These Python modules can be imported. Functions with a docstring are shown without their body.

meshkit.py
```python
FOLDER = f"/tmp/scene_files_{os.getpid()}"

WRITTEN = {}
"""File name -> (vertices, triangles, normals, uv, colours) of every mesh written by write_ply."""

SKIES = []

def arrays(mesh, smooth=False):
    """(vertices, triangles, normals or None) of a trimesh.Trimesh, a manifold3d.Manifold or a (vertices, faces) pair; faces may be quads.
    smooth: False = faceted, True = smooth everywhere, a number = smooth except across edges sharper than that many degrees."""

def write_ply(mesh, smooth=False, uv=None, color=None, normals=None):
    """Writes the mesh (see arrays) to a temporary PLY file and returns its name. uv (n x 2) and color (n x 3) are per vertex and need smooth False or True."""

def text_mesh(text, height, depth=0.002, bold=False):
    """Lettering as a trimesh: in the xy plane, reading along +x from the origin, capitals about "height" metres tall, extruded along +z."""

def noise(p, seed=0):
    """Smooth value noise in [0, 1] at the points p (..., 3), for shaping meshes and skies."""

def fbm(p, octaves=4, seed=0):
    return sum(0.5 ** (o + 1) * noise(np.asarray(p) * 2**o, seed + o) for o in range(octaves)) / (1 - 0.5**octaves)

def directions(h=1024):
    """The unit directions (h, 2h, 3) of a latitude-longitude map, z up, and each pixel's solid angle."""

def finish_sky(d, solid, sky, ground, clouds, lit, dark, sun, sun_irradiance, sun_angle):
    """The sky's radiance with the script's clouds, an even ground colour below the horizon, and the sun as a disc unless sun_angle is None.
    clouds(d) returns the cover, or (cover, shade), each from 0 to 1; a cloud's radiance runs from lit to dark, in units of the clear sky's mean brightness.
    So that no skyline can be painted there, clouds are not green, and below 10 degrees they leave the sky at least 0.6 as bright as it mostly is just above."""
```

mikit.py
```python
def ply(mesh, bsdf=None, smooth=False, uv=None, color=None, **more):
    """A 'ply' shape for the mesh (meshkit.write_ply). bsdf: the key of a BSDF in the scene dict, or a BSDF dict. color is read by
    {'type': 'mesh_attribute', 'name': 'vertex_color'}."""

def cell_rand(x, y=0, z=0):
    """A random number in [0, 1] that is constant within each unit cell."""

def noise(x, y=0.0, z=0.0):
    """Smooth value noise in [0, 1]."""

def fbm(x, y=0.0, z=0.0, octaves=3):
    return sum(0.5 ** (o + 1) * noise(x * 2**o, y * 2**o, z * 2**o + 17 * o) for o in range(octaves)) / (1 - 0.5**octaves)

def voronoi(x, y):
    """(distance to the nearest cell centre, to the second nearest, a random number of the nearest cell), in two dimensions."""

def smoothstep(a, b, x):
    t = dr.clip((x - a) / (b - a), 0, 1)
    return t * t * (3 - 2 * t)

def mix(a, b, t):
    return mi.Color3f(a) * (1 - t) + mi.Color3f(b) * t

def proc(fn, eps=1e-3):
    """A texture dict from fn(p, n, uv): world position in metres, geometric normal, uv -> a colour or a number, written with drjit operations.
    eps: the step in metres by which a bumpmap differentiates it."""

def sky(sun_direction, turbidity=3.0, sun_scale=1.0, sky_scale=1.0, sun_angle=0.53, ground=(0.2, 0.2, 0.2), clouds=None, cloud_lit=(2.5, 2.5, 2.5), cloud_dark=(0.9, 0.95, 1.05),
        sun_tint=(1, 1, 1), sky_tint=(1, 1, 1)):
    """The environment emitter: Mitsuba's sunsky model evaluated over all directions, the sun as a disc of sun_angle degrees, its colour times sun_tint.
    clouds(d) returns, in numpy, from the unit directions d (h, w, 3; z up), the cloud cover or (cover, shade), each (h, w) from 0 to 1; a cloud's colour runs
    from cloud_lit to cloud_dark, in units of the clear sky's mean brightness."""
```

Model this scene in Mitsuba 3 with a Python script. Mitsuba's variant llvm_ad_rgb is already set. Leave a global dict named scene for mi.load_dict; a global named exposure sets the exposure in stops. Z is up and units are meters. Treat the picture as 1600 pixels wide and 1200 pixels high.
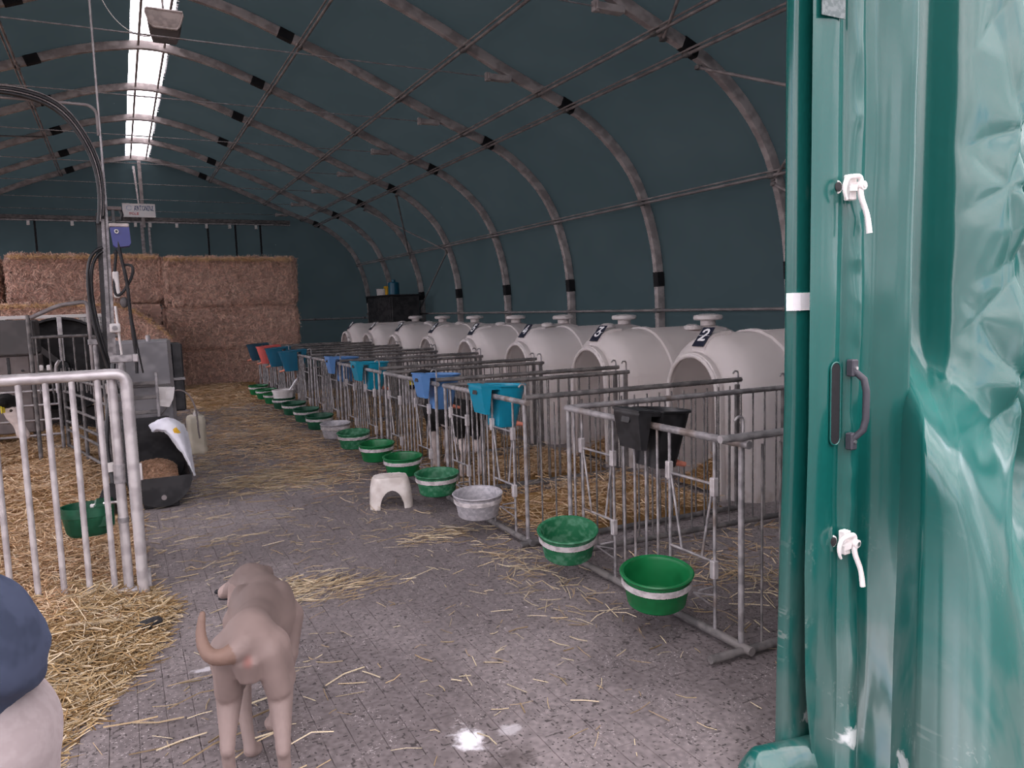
import math, random
import numpy as np, trimesh, drjit as dr, mitsuba as mi
import manifold3d as m3
from shapely.geometry import Polygon
import mikit, meshkit
T = mi.ScalarTransform4f
scene, labels = {}, {}

# ---------------------------------------------------------------- camera, sky, exposure
CAM = [0.0, 0.0, 1.65]
FWD, UP = [0.45461, 0.88470, -0.10312], [0.07378, 0.07797, 0.99422]
scene['camera'] = {'type': 'perspective', 'fov': 2 * math.degrees(math.atan(800 / 1180)), 'fov_axis': 'x', 'near_clip': 0.05, 'far_clip': 300.0,
                   'to_world': T().look_at(origin=CAM, target=[c + f for c, f in zip(CAM, FWD)], up=UP)}


def clouds(d):
    n = meshkit.fbm(d * np.array([3.0, 3.0, 5.0]) + 4.0, 4, 7)
    # overcast: about three times brighter overhead than at the horizon, with cloud structure
    return np.clip((n - 0.22) * 5.0, 0.0, 1.0), np.clip(0.95 - 0.95 * d[..., 2] + 2.0 * (n - 0.5), 0, 1)


scene['sky'] = mikit.sky([-0.45, -0.6, 0.66], turbidity=4.0, sun_scale=0.0, sky_scale=1.0, ground=(0.20, 0.19, 0.19), clouds=clouds,
                         cloud_lit=(3.7, 3.35, 3.45), cloud_dark=(1.05, 0.97, 1.06), sky_tint=(1.0, 0.955, 1.02))
exposure = 4.0

# ---------------------------------------------------------------- helpers
rng = np.random.default_rng(11)


def numbered(name):
    k, i = name, 0
    while k in labels or k in scene or any(x.startswith(k + '__') for x in scene):
        i += 1
        k = f'{name}_{i:03d}'
    return k


_count = {}


def pkey(parent, name):
    base = f'{parent}__{name}'
    i = _count.get(base, 0)
    _count[base] = i + 1
    return base if i == 0 else f'{base}_{i:03d}'


def thing(name, label, cat=None, group=None, kind=None):
    k = numbered(name)
    d = {'label': label}
    if cat: d['category'] = cat
    if group: d['group'] = group
    if kind: d['kind'] = kind
    labels[k] = d
    return k


def put(parent, name, mesh, bsdf, smooth=30, label=None, kind=None, **kw):
    """A part called NAME of PARENT, or the thing PARENT itself when NAME is None."""
    k = parent if name is None else pkey(parent, name)
    scene[k] = mesh if isinstance(mesh, dict) else mikit.ply(mesh, bsdf, smooth=smooth, **kw)
    if label or kind:
        labels.setdefault(k, {})
        if label: labels[k]['label'] = label
        if kind: labels[k]['kind'] = kind
    return k


def single(name, mesh, bsdf, label, cat=None, group=None, kind=None, smooth=30, **kw):
    k = thing(name, label, cat, group, kind)
    return put(k, None, mesh, bsdf, smooth, **kw)


cat_ = trimesh.util.concatenate


def mesh(v, f):
    f = np.asarray(f)
    if f.shape[1] == 4:
        f = np.vstack([f[:, [0, 1, 2]], f[:, [0, 2, 3]]])
    return trimesh.Trimesh(np.asarray(v, float), f, process=False)


def rbox(lo, hi, b=0.004):
    """Box with bevelled edges between two corners."""
    lo, hi = np.minimum(lo, hi).astype(float), np.maximum(lo, hi).astype(float)
    c, h = (lo + hi) / 2, (hi - lo) / 2
    b = min(b, 0.45 * h.min())
    pts = []
    for s in np.ndindex(2, 2, 2):
        s = np.array(s) * 2 - 1
        for a in range(3):
            p = h - b
            p[a] = h[a]
            pts.append(c + s * p)
    return trimesh.convex.convex_hull(np.array(pts))


def hull(pts):
    return trimesh.convex.convex_hull(np.asarray(pts, float))


def rot(m, deg, axis, at=(0, 0, 0)):
    m = m.copy()
    m.apply_transform(trimesh.transformations.rotation_matrix(math.radians(deg), axis, at))
    return m


def mv(m, t):
    m = m.copy()
    m.apply_translation(t)
    return m


def frames(p):
    p = np.asarray(p, float)
    t = np.gradient(p, axis=0)
    t /= np.linalg.norm(t, axis=1, keepdims=True) + 1e-12
    a = np.cross(t[0], [0, 0, 1.0] if abs(t[0, 2]) < 0.9 else [1.0, 0, 0])
    A = []
    for k in range(len(p)):
        a = a - t[k] * (a @ t[k])
        a /= np.linalg.norm(a)
        A.append(a)
    A = np.array(A)
    return t, A, np.cross(t, A)


def loft(rings, caps=True, closed=True):
    """Skin over equally long rings of points (k, n, 3)."""
    r = np.asarray(rings, float)
    k, n, _ = r.shape
    i, j = np.meshgrid(np.arange(k - 1), np.arange(n if closed else n - 1), indexing='ij')
    j2 = (j + 1) % n
    q = np.stack([i * n + j, i * n + j2, (i + 1) * n + j2, (i + 1) * n + j], -1).reshape(-1, 4)
    f = np.vstack([q[:, [0, 1, 2]], q[:, [0, 2, 3]]])
    v = r.reshape(-1, 3)
    if caps and closed:
        c0, c1 = len(v), len(v) + 1
        v = np.vstack([v, r[0].mean(0), r[-1].mean(0)])
        a = np.arange(n)
        f = np.vstack([f, np.stack([(a + 1) % n, a, np.full(n, c0)], 1), np.stack([a + (k - 1) * n, (a + 1) % n + (k - 1) * n, np.full(n, c1)], 1)])
    return mesh(v, f)


def smoothpath(p, n=24):
    from scipy.interpolate import CubicSpline
    p = np.asarray(p, float)
    s = np.r_[0, np.cumsum(np.linalg.norm(np.diff(p, axis=0), axis=1))]
    return CubicSpline(s, p)(np.linspace(0, s[-1], n))


def pipe(pts, r, sides=10, bend=0.0):
    """Tube along a path; r is one radius or one per point."""
    p = np.asarray(pts, float)
    if bend:
        q = [p[0]]
        for k in range(1, len(p) - 1):
            a, b = p[k - 1] - p[k], p[k + 1] - p[k]
            da, db = min(bend, np.linalg.norm(a) * .45), min(bend, np.linalg.norm(b) * .45)
            a, b = p[k] + a / np.linalg.norm(a) * da, p[k] + b / np.linalg.norm(b) * db
            for u in np.linspace(0, 1, 6):
                q.append((1 - u) ** 2 * a + 2 * u * (1 - u) * p[k] + u * u * b)
        q.append(p[-1])
        p = np.array(q)
        r = float(np.mean(r))
    t, a, b = frames(p)
    r = np.broadcast_to(r, (len(p),))
    g = np.arange(sides) * 2 * np.pi / sides
    return loft(p[:, None] + r[:, None, None] * (np.cos(g)[None, :, None] * a[:, None] + np.sin(g)[None, :, None] * b[:, None]))


def lathe(prof, n=32, at=(0, 0, 0)):
    """Solid of revolution about z of a closed or axis-to-axis outline [(r, z), ...]."""
    g = np.arange(n) * 2 * np.pi / n
    rings = np.array([[(r * np.cos(x), r * np.sin(x), z) for x in g] for r, z in prof])
    m = loft(rings, caps=False)
    m.fix_normals()
    return mv(m, at)


def prism(poly, depth, M=None):
    m = trimesh.creation.extrude_polygon(Polygon(poly), depth, engine='earcut')
    if M is not None:
        m.apply_transform(M)
    return m


def frame_matrix(o, x, y):
    """Matrix that takes local x, y, z to world axes x, y and their cross product at o."""
    x, y = np.asarray(x, float), np.asarray(y, float)
    x = x / np.linalg.norm(x)
    z = np.cross(x, y)
    z /= np.linalg.norm(z)
    M = np.eye(4)
    M[:3, 0], M[:3, 1], M[:3, 2], M[:3, 3] = x, np.cross(z, x), z, o
    return M


_ROD = {}


def rod(parent, name, p0, p1, r, bsdf, label=None, sides=8):
    """A straight bar: one shared unit cylinder under its own matrix."""
    if (bsdf, sides) not in _ROD:
        u = trimesh.creation.cylinder(1.0, 1.0, sections=sides)
        u.apply_translation([0, 0, 0.5])
        _ROD[bsdf, sides] = mikit.ply(u, bsdf, smooth=50)
    p0, p1 = np.asarray(p0, float), np.asarray(p1, float)
    d = p1 - p0
    L = np.linalg.norm(d)
    z = d / L
    x = np.cross(z, [0, 1, 0] if abs(z[1]) < 0.9 else [1, 0, 0])
    x /= np.linalg.norm(x)
    M = np.eye(4)
    M[:3, 0], M[:3, 1], M[:3, 2], M[:3, 3] = x * r, np.cross(z, x) * r, z * L, p0
    return put(parent, name, {**_ROD[bsdf, sides], 'to_world': T(M)}, bsdf, label=label)


def cyl(p0, p1, r, sides=12):
    return pipe([p0, p1], r, sides)


def nets(fn, lo, hi, h):
    """Naive surface nets: the surface fn = 0 (negative inside) over a grid of step h."""
    lo, hi = np.asarray(lo, float), np.asarray(hi, float)
    n = np.ceil((hi - lo) / h).astype(int) + 1
    ax = [lo[a] + h * np.arange(n[a]) for a in range(3)]
    P = np.stack(np.meshgrid(*ax, indexing='ij'), -1)
    d = fn(P.reshape(-1, 3)).reshape(n)
    s = d < 0
    c = np.zeros(n - 1, int)
    for o in np.ndindex(2, 2, 2):
        c += s[o[0]:n[0] - 1 + o[0], o[1]:n[1] - 1 + o[1], o[2]:n[2] - 1 + o[2]]
    act = (c > 0) & (c < 8)
    idx = np.full(n - 1, -1)
    cells = np.argwhere(act)
    idx[act] = np.arange(len(cells))
    acc, cnt = np.zeros((len(cells), 3)), np.zeros(len(cells))
    for a in range(3):
        e = np.eye(3, dtype=int)[a]
        for o in np.ndindex(2, 2):
            off = np.insert(np.array(o), a, 0)
            A = cells + off
            B = A + e
            da, db = d[tuple(A.T)], d[tuple(B.T)]
            x = (da < 0) != (db < 0)
            t = da / np.where(x, da - db, 1)
            acc += np.where(x[:, None], A + t[:, None] * e, 0)
            cnt += x
    v = lo + h * acc / cnt[:, None]
    F = []
    for a in range(3):
        e = np.eye(3, dtype=int)[a]
        sl = [slice(0, n[k] - (k == a)) for k in range(3)]
        s0 = s[tuple(sl)]
        s1 = s[tuple(slice(sl[k].start + e[k], sl[k].stop + e[k]) for k in range(3))]
        E = np.argwhere(s0 != s1)
        b, cc = (a + 1) % 3, (a + 2) % 3
        E = E[(E[:, b] > 0) & (E[:, cc] > 0) & (E[:, b] < n[b] - 1) & (E[:, cc] < n[cc] - 1)]
        eb, ec = np.eye(3, dtype=int)[b], np.eye(3, dtype=int)[cc]
        q = np.stack([idx[tuple((E - eb - ec).T)], idx[tuple((E - ec).T)], idx[tuple(E.T)], idx[tuple((E - eb).T)]], 1)
        flip = ~s[tuple(E.T)]
        q[flip] = q[flip][:, ::-1]
        F.append(q)
    m = mesh(v, np.vstack(F))
    return m


def blob(prims, h, k=0.02, cut=None, it=6, noise=None):
    """A smooth body over tapered capsules (p0, p1, r0, r1) and ellipsoids (centre, (rx, ry, rz), 3x3 or None)."""
    chains = [q for q in prims if isinstance(q, list)]
    prims = [tuple(np.asarray(x, float) if x is not None else None for x in q) for q in prims if not isinstance(q, list)]
    chains = [[tuple(np.asarray(x, float) for x in q) for q in ch] for ch in chains]
    flat = prims + [q for ch in chains for q in ch]
    lo = np.min([(np.minimum(q[0], q[1]) - max(q[2], q[3])) if len(q) == 4 else q[0] - q[1].max() for q in flat], axis=0) - 3 * h - k
    hi = np.max([(np.maximum(q[0], q[1]) + max(q[2], q[3])) if len(q) == 4 else q[0] + q[1].max() for q in flat], axis=0) + 3 * h + k

    def fn(P):
        s = np.zeros(len(P))

        def cap(q):
            a, b, r0, r1 = q
            ab = b - a
            L = P - a
            t = np.clip(L @ ab / max(ab @ ab, 1e-9), 0, 1)
            L -= t[:, None] * ab
            return np.sqrt(np.einsum('ij,ij->i', L, L)) - (r0 + (r1 - r0) * t)
        for ch in chains:
            d = cap(ch[0])
            for q in ch[1:]:
                e = cap(q)
                h = np.clip(k * .8 - np.abs(d - e), 0, None)
                d = np.minimum(d, e) - h * h / (4 * k * .8)
            s += np.exp(np.clip(-d / k, -60, 60))
        for q in prims:
            if len(q) == 4:
                d = cap(q)
            else:
                c, r, M = q
                L = P - c
                if M is not None:
                    L = L @ M.T
                k0 = np.linalg.norm(L / r, axis=1)
                k1 = np.linalg.norm(L / r ** 2, axis=1)
                d = k0 * (k0 - 1) / np.maximum(k1, 1e-9)
            s += np.exp(np.clip(-d / k, -60, 60))
        d = -k * np.log(np.maximum(s, 1e-30))
        if cut is not None:
            d = np.maximum(d, cut(P))
        if noise is not None:
            d = d + noise(P)
        return d
    m = nets(fn, lo, hi, h)
    if it:
        from scipy.sparse import coo_matrix, diags
        E = np.vstack([m.faces[:, [0, 1]], m.faces[:, [1, 2]], m.faces[:, [2, 0]]])
        E = np.unique(np.sort(E, 1), axis=0)
        n = len(m.vertices)
        A = coo_matrix((np.ones(2 * len(E)), (np.r_[E[:, 0], E[:, 1]], np.r_[E[:, 1], E[:, 0]])), (n, n)).tocsr()
        A = diags(1 / np.maximum(np.asarray(A.sum(1)).ravel(), 1)) @ A
        v = np.array(m.vertices)
        for _ in range(it):
            v = v + .5 * (A @ v - v)
            v = v - .52 * (A @ v - v)
        m = trimesh.Trimesh(v, m.faces, process=False)
    return m


def strands(P, L, D, w=0.0035, bend=0.15, seed=0, cols=None, shade=(0.75, 1.2)):
    """Straws as bent three-sided prisms: middle points P, lengths L, directions D. Returns (mesh, colours)."""
    g = np.random.default_rng(seed)
    n = len(P)
    D = D / np.linalg.norm(D, axis=1, keepdims=True)
    r = g.normal(size=(n, 3))
    a = np.cross(D, r)
    a /= np.linalg.norm(a, axis=1, keepdims=True)
    b = np.cross(D, a)
    w = np.broadcast_to(w, (n,)) * g.uniform(0.6, 1.3, n)
    bd = (g.normal(size=n) * bend * L)[:, None] * a * 0.5
    V = []
    for t in (-0.5, 0.0, 0.5):
        c = P + D * (L * t)[:, None] + (bd if t == 0 else 0)
        for ph in (0, 2.094, 4.189):
            V.append(c + (np.cos(ph) * a + np.sin(ph) * b) * (w * 0.6)[:, None])
    V = np.stack(V, 1)
    tri = []
    for i in (0, 3):
        for j in range(3):
            k = (j + 1) % 3
            tri += [[i + j, i + k, i + 3 + k], [i + j, i + 3 + k, i + 3 + j]]
    F = (np.array(tri)[None] + (np.arange(n) * 9)[:, None, None]).reshape(-1, 3)
    base = np.array(cols if cols is not None else [[0.46, 0.30, 0.165], [0.56, 0.41, 0.25], [0.34, 0.195, 0.10], [0.64, 0.50, 0.35]])
    c = base[g.integers(0, len(base), n)] * g.uniform(*shade, n)[:, None]
    return mesh(V.reshape(-1, 3), F), np.repeat(c, 9, 0)


def straw_on(parent, name, P, L, D, **kw):
    kind, label = kw.pop('kind', None), kw.pop('label', None)
    m, c = strands(P, L, D, **kw)
    k = parent if name is None else pkey(parent, name)
    scene[k] = mikit.ply(m, 'straw', smooth=False, color=np.clip(c, 0, 1))
    if kind or label:
        labels.setdefault(k, {})
        if kind: labels[k]['kind'] = kind
        if label: labels[k]['label'] = label
    return k


def flat_dirs(n, g, tilt=0.25):
    a = g.uniform(0, 2 * np.pi, n)
    return np.stack([np.cos(a), np.sin(a), g.normal(size=n) * tilt], 1)


# ---------------------------------------------------------------- materials
def mat(name, col, rough=0.5, spec=0.5, metal=0.0, coat=0.0, sheen=0.0, bump=None, bump_scale=1.0):
    d = {'type': 'principled', 'base_color': {'type': 'rgb', 'value': list(col)} if isinstance(col, (tuple, list)) else col,
         'roughness': rough, 'specular': spec, 'metallic': metal}
    if coat: d['clearcoat'] = coat; d['clearcoat_gloss'] = 0.9
    if sheen: d['sheen'] = sheen
    if bump is not None:
        d = {'type': 'bumpmap', 'tex': bump, 'bsdf': d, 'scale': bump_scale}
    scene[name] = {'type': 'twosided', 'bsdf': d}


mix, fbm, noise, sstep, proc = mikit.mix, mikit.fbm, mikit.noise, mikit.smoothstep, mikit.proc


def mottle(a, b, s, lo=0.35, hi=0.65, octv=3):
    return proc(lambda p, n, uv: mix(a, b, sstep(lo, hi, fbm(p.x * s, p.y * s, p.z * s, octv))))


def paver_col(p, n, uv):
    c = mix((0.145, 0.124, 0.125), (0.21, 0.182, 0.182), sstep(0.3, 0.7, fbm(p.x * 1.3, p.y * 1.1, 0.0, 4)))
    g = noise(p.x * 160, p.y * 160, 3.0)
    c = c * (0.72 + 0.5 * noise(p.x * 60, p.y * 60, 1.0))
    c = mix(c, (0.42, 0.38, 0.38), 0.75 * sstep(0.80, 0.93, g) * sstep(0.35, 0.7, noise(p.x * 9, p.y * 9, 5.0)))
    c = mix(c, (0.035, 0.03, 0.03), 0.8 * sstep(0.76, 0.9, noise(p.x * 90, p.y * 90, 9.0)))
    def spot(x, y, rx, ry, amt):
        d = dr.sqrt(dr.square((p.x - x) / rx) + dr.square((p.y - y) / ry))
        w = fbm(p.x * 40, p.y * 40, 2.0, 3)
        return amt * (1 - sstep(0.35, 1.0, d + (w - 0.5) * 0.9))
    c = mix(c, (0.8, 0.79, 0.83), spot(1.07, 2.54, 0.075, 0.10, 0.9))
    c = mix(c, (0.6, 0.58, 0.60), spot(1.235, 2.52, 0.06, 0.05, 0.5))
    c = mix(c, (0.55, 0.53, 0.56), spot(0.25, 3.68, 0.10, 0.035, 0.7))
    c = mix(c, (0.03, 0.026, 0.026), spot(1.6, 9.75, 0.42, 0.30, 0.75))
    c = mix(c, (0.05, 0.04, 0.038), spot(1.15, 2.33, 0.14, 0.10, 0.65))
    return c


mat('paver_stone', proc(paver_col), 0.85, 0.35, bump=proc(lambda p, n, uv: noise(p.x * 170, p.y * 170, 0.0) * 0.6 + noise(p.x * 60, p.y * 60, 4.0)), bump_scale=0.0018)
mat('joint_sand', proc(lambda p, n, uv: mix((0.095, 0.081, 0.079), (0.15, 0.128, 0.125), fbm(p.x * 6, p.y * 6, 0.0, 3))), 0.95, 0.2)
mat('slab', proc(lambda p, n, uv: mix((0.12, 0.102, 0.100), (0.19, 0.164, 0.16), sstep(0.3, 0.7, fbm(p.x * 1.5, p.y * 1.5, 0.0, 5)))), 0.9, 0.3)
scene['tent_canvas'] = {'type': 'principledthin', 'base_color': proc(lambda p, n, uv: mix((0.048, 0.078, 0.086), (0.066, 0.098, 0.106), fbm(p.x * 1.4, p.y * 1.4, p.z * 1.4, 4))), 'roughness': 0.5, 'diff_trans': 0.22, 'spec_trans': 0.0, 'eta': 1.35}


def curtain_col(p, n, uv):
    c = mix((0.003, 0.072, 0.061), (0.006, 0.090, 0.077), fbm(p.x * 3, p.z * 2, 1.0, 3))
    low = 1 - sstep(0.1, 1.15, p.z)
    dust = sstep(0.42, 0.72, fbm(p.x * 16, p.z * 4.5, 3.0, 4)) * low
    c = mix(c, (0.10, 0.13, 0.12), 0.55 * dust)
    sp = sstep(0.60, 0.72, fbm(p.x * 150, p.z * 90, 2.0, 3)) * sstep(0.5, 0.8, fbm(p.x * 12, p.z * 6, 7.0, 3)) * low
    c = mix(c, (0.26, 0.28, 0.26), 0.6 * sp * (1 - sstep(2.3, 2.4, p.x)))
    d = dr.sqrt(dr.square((p.x - 2.05) / 0.055) + dr.square((p.z - 0.20) / 0.035))
    return mix(c, (0.5, 0.53, 0.52), 0.85 * (1 - sstep(0.4, 1.0, d + (fbm(p.x * 60, p.z * 60, 0.0, 3) - 0.5) * 1.3)))


mat('curtain_pvc', proc(curtain_col), 0.17, 0.6, coat=0.4)
def galv_col(p, n, uv):
    c = mix((0.20, 0.19, 0.195), (0.36, 0.34, 0.345), sstep(0.3, 0.7, fbm(p.x * 22, p.y * 22, p.z * 22, 3)))
    return mix(c, (0.16, 0.10, 0.06), 0.5 * sstep(0.62, 0.8, fbm(p.x * 9, p.y * 9, p.z * 5, 3)))
mat('galvanised', proc(galv_col), 0.5, 0.5, metal=0.35)
mat('galvanised_dirty', mottle((0.10, 0.095, 0.095), (0.19, 0.175, 0.17), 18), 0.65, 0.4, metal=0.2)
mat('galvanised_bright', mottle((0.42, 0.39, 0.395), (0.56, 0.53, 0.53), 14), 0.42, 0.5, metal=0.45)
mat('arch_steel', mottle((0.30, 0.265, 0.26), (0.46, 0.415, 0.405), 9), 0.6, 0.4, metal=0.15)
mat('purlin_steel', mottle((0.22, 0.195, 0.195), (0.33, 0.295, 0.29), 9), 0.55, 0.45, metal=0.25)
mat('black_tape', (0.012, 0.012, 0.014), 0.7, 0.3)
mat('black_plastic', mottle((0.010, 0.010, 0.011), (0.020, 0.020, 0.022), 12), 0.42, 0.5)
mat('dull_black', mottle((0.018, 0.018, 0.02), (0.035, 0.034, 0.036), 9), 0.6, 0.4)
scene['hutch_plastic'] = {'type': 'principledthin', 'base_color': proc(lambda p, n, uv: mix(mix((0.76, 0.70, 0.68), (0.85, 0.79, 0.77), fbm(p.x * 3, p.y * 3, p.z * 3, 3)), (0.42, 0.33, 0.27), 0.6 * sstep(0.5, 0.75, fbm(p.x * 8, p.y * 8, p.z * 5, 4)) * (1 - sstep(0.05, 0.5, p.z)))), 'roughness': 0.35, 'diff_trans': 0.55, 'spec_trans': 0.0, 'eta': 1.45}
mat('hutch_solid', mottle((0.56, 0.505, 0.49), (0.64, 0.585, 0.57), 4), 0.38, 0.5)
mat('navy_sticker', (0.012, 0.014, 0.03), 0.4, 0.5)
mat('white_plastic', mottle((0.60, 0.56, 0.54), (0.72, 0.69, 0.68), 10), 0.4, 0.5)
mat('stool_plastic', mottle((0.50, 0.44, 0.40), (0.66, 0.61, 0.57), 12, 0.3, 0.75), 0.5, 0.45)
mat('green_plastic', mottle((0.004, 0.105, 0.030), (0.006, 0.14, 0.042), 9), 0.35, 0.5)
mat('green_scuffed', mottle((0.012, 0.12, 0.05), (0.07, 0.20, 0.12), 30, 0.4, 0.75), 0.55, 0.4)
mat('dark_green_plastic', mottle((0.004, 0.055, 0.026), (0.008, 0.08, 0.04), 12), 0.45, 0.45)
mat('metal_bowl', mottle((0.33, 0.32, 0.34), (0.45, 0.43, 0.45), 50, 0.3, 0.7), 0.5, 0.5, metal=0.3)
mat('ring_metal', mottle((0.42, 0.39, 0.39), (0.62, 0.58, 0.58), 30), 0.45, 0.5, metal=0.25)
mat('teal_plastic', (0.006, 0.215, 0.325), 0.35, 0.5)
mat('petrol_plastic', (0.006, 0.10, 0.17), 0.38, 0.5)
mat('blue_plastic', (0.085, 0.205, 0.44), 0.4, 0.5)
mat('dark_teal_plastic', (0.006, 0.045, 0.08), 0.45, 0.45)
mat('coral_plastic', (0.56, 0.105, 0.095), 0.4, 0.5)
mat('teat_rubber', (0.72, 0.26, 0.18), 0.5, 0.4)
mat('straw', {'type': 'mesh_attribute', 'name': 'vertex_color'}, 0.6, 0.35)
mat('bale_core', proc(lambda p, n, uv: mix((0.34, 0.205, 0.165), (0.62, 0.41, 0.335), fbm(p.x * 9, p.y * 9, p.z * 26, 4))), 0.9, 0.2)
mat('straw_bed', proc(lambda p, n, uv: mix((0.10, 0.050, 0.018), (0.33, 0.195, 0.075), fbm(p.x * 14, p.y * 14, p.z * 14, 4))), 0.9, 0.2)
mat('grain', {'type': 'mesh_attribute', 'name': 'vertex_color'}, 0.7, 0.3)
mat('dog_coat', {'type': 'mesh_attribute', 'name': 'vertex_color'}, 0.62, 0.35, sheen=0.4)
mat('calf_coat', {'type': 'mesh_attribute', 'name': 'vertex_color'}, 0.75, 0.25)
mat('eye', (0.02, 0.012, 0.008), 0.1, 0.6)
mat('grey_paint', mottle((0.17, 0.165, 0.175), (0.25, 0.24, 0.25), 6), 0.55, 0.4)
mat('dark_grey_paint', mottle((0.085, 0.08, 0.08), (0.11, 0.10, 0.10), 5), 0.6, 0.35)
mat('taupe_panel', mottle((0.15, 0.125, 0.12), (0.20, 0.17, 0.165), 5), 0.7, 0.3)
mat('paper', mottle((0.66, 0.66, 0.72), (0.76, 0.76, 0.82), 7), 0.7, 0.3)
mat('yellow', (0.62, 0.36, 0.02), 0.6, 0.35)
mat('tag_yellow', (0.75, 0.62, 0.05), 0.5, 0.4)
mat('cream_can', mottle((0.50, 0.45, 0.35), (0.60, 0.55, 0.45), 5), 0.4, 0.5)
mat('blue_box', (0.035, 0.045, 0.22), 0.4, 0.5)
mat('navy_jacket', mottle((0.024, 0.032, 0.056), (0.036, 0.046, 0.078), 20), 0.85, 0.25, sheen=0.5)
mat('trousers', mottle((0.235, 0.20, 0.20), (0.255, 0.22, 0.22), 60), 0.9, 0.2)
mat('skin', (0.52, 0.29, 0.21), 0.5, 0.4)
mat('hair', (0.05, 0.032, 0.02), 0.6, 0.4)
mat('shoe', (0.03, 0.026, 0.024), 0.6, 0.4)
mat('white_print', (0.82, 0.81, 0.82), 0.5, 0.4)
mat('blue_print', (0.02, 0.05, 0.16), 0.5, 0.4)
mat('red_print', (0.45, 0.03, 0.04), 0.5, 0.4)
mat('pale_print', (0.45, 0.52, 0.66), 0.5, 0.4)
mat('chrome', (0.7, 0.68, 0.68), 0.22, 0.5, metal=0.9)
mat('white_metal', (0.74, 0.70, 0.68), 0.4, 0.5)
mat('lamp_pale', mottle((0.42, 0.36, 0.34), (0.55, 0.48, 0.45), 20), 0.4, 0.5)
mat('handle_grey', (0.045, 0.045, 0.055), 0.5, 0.4)
mat('curtain_print', mottle((0.07, 0.10, 0.10), (0.13, 0.16, 0.16), 90, 0.4, 0.6), 0.4, 0.5)
mat('lamp_body', (0.10, 0.088, 0.085), 0.4, 0.5)
scene['skylight_sheet'] = {'type': 'principledthin', 'base_color': {'type': 'rgb', 'value': [0.92, 0.90, 0.90]}, 'roughness': 0.5, 'diff_trans': 1.7, 'spec_trans': 0.0, 'eta': 1.4}

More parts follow.
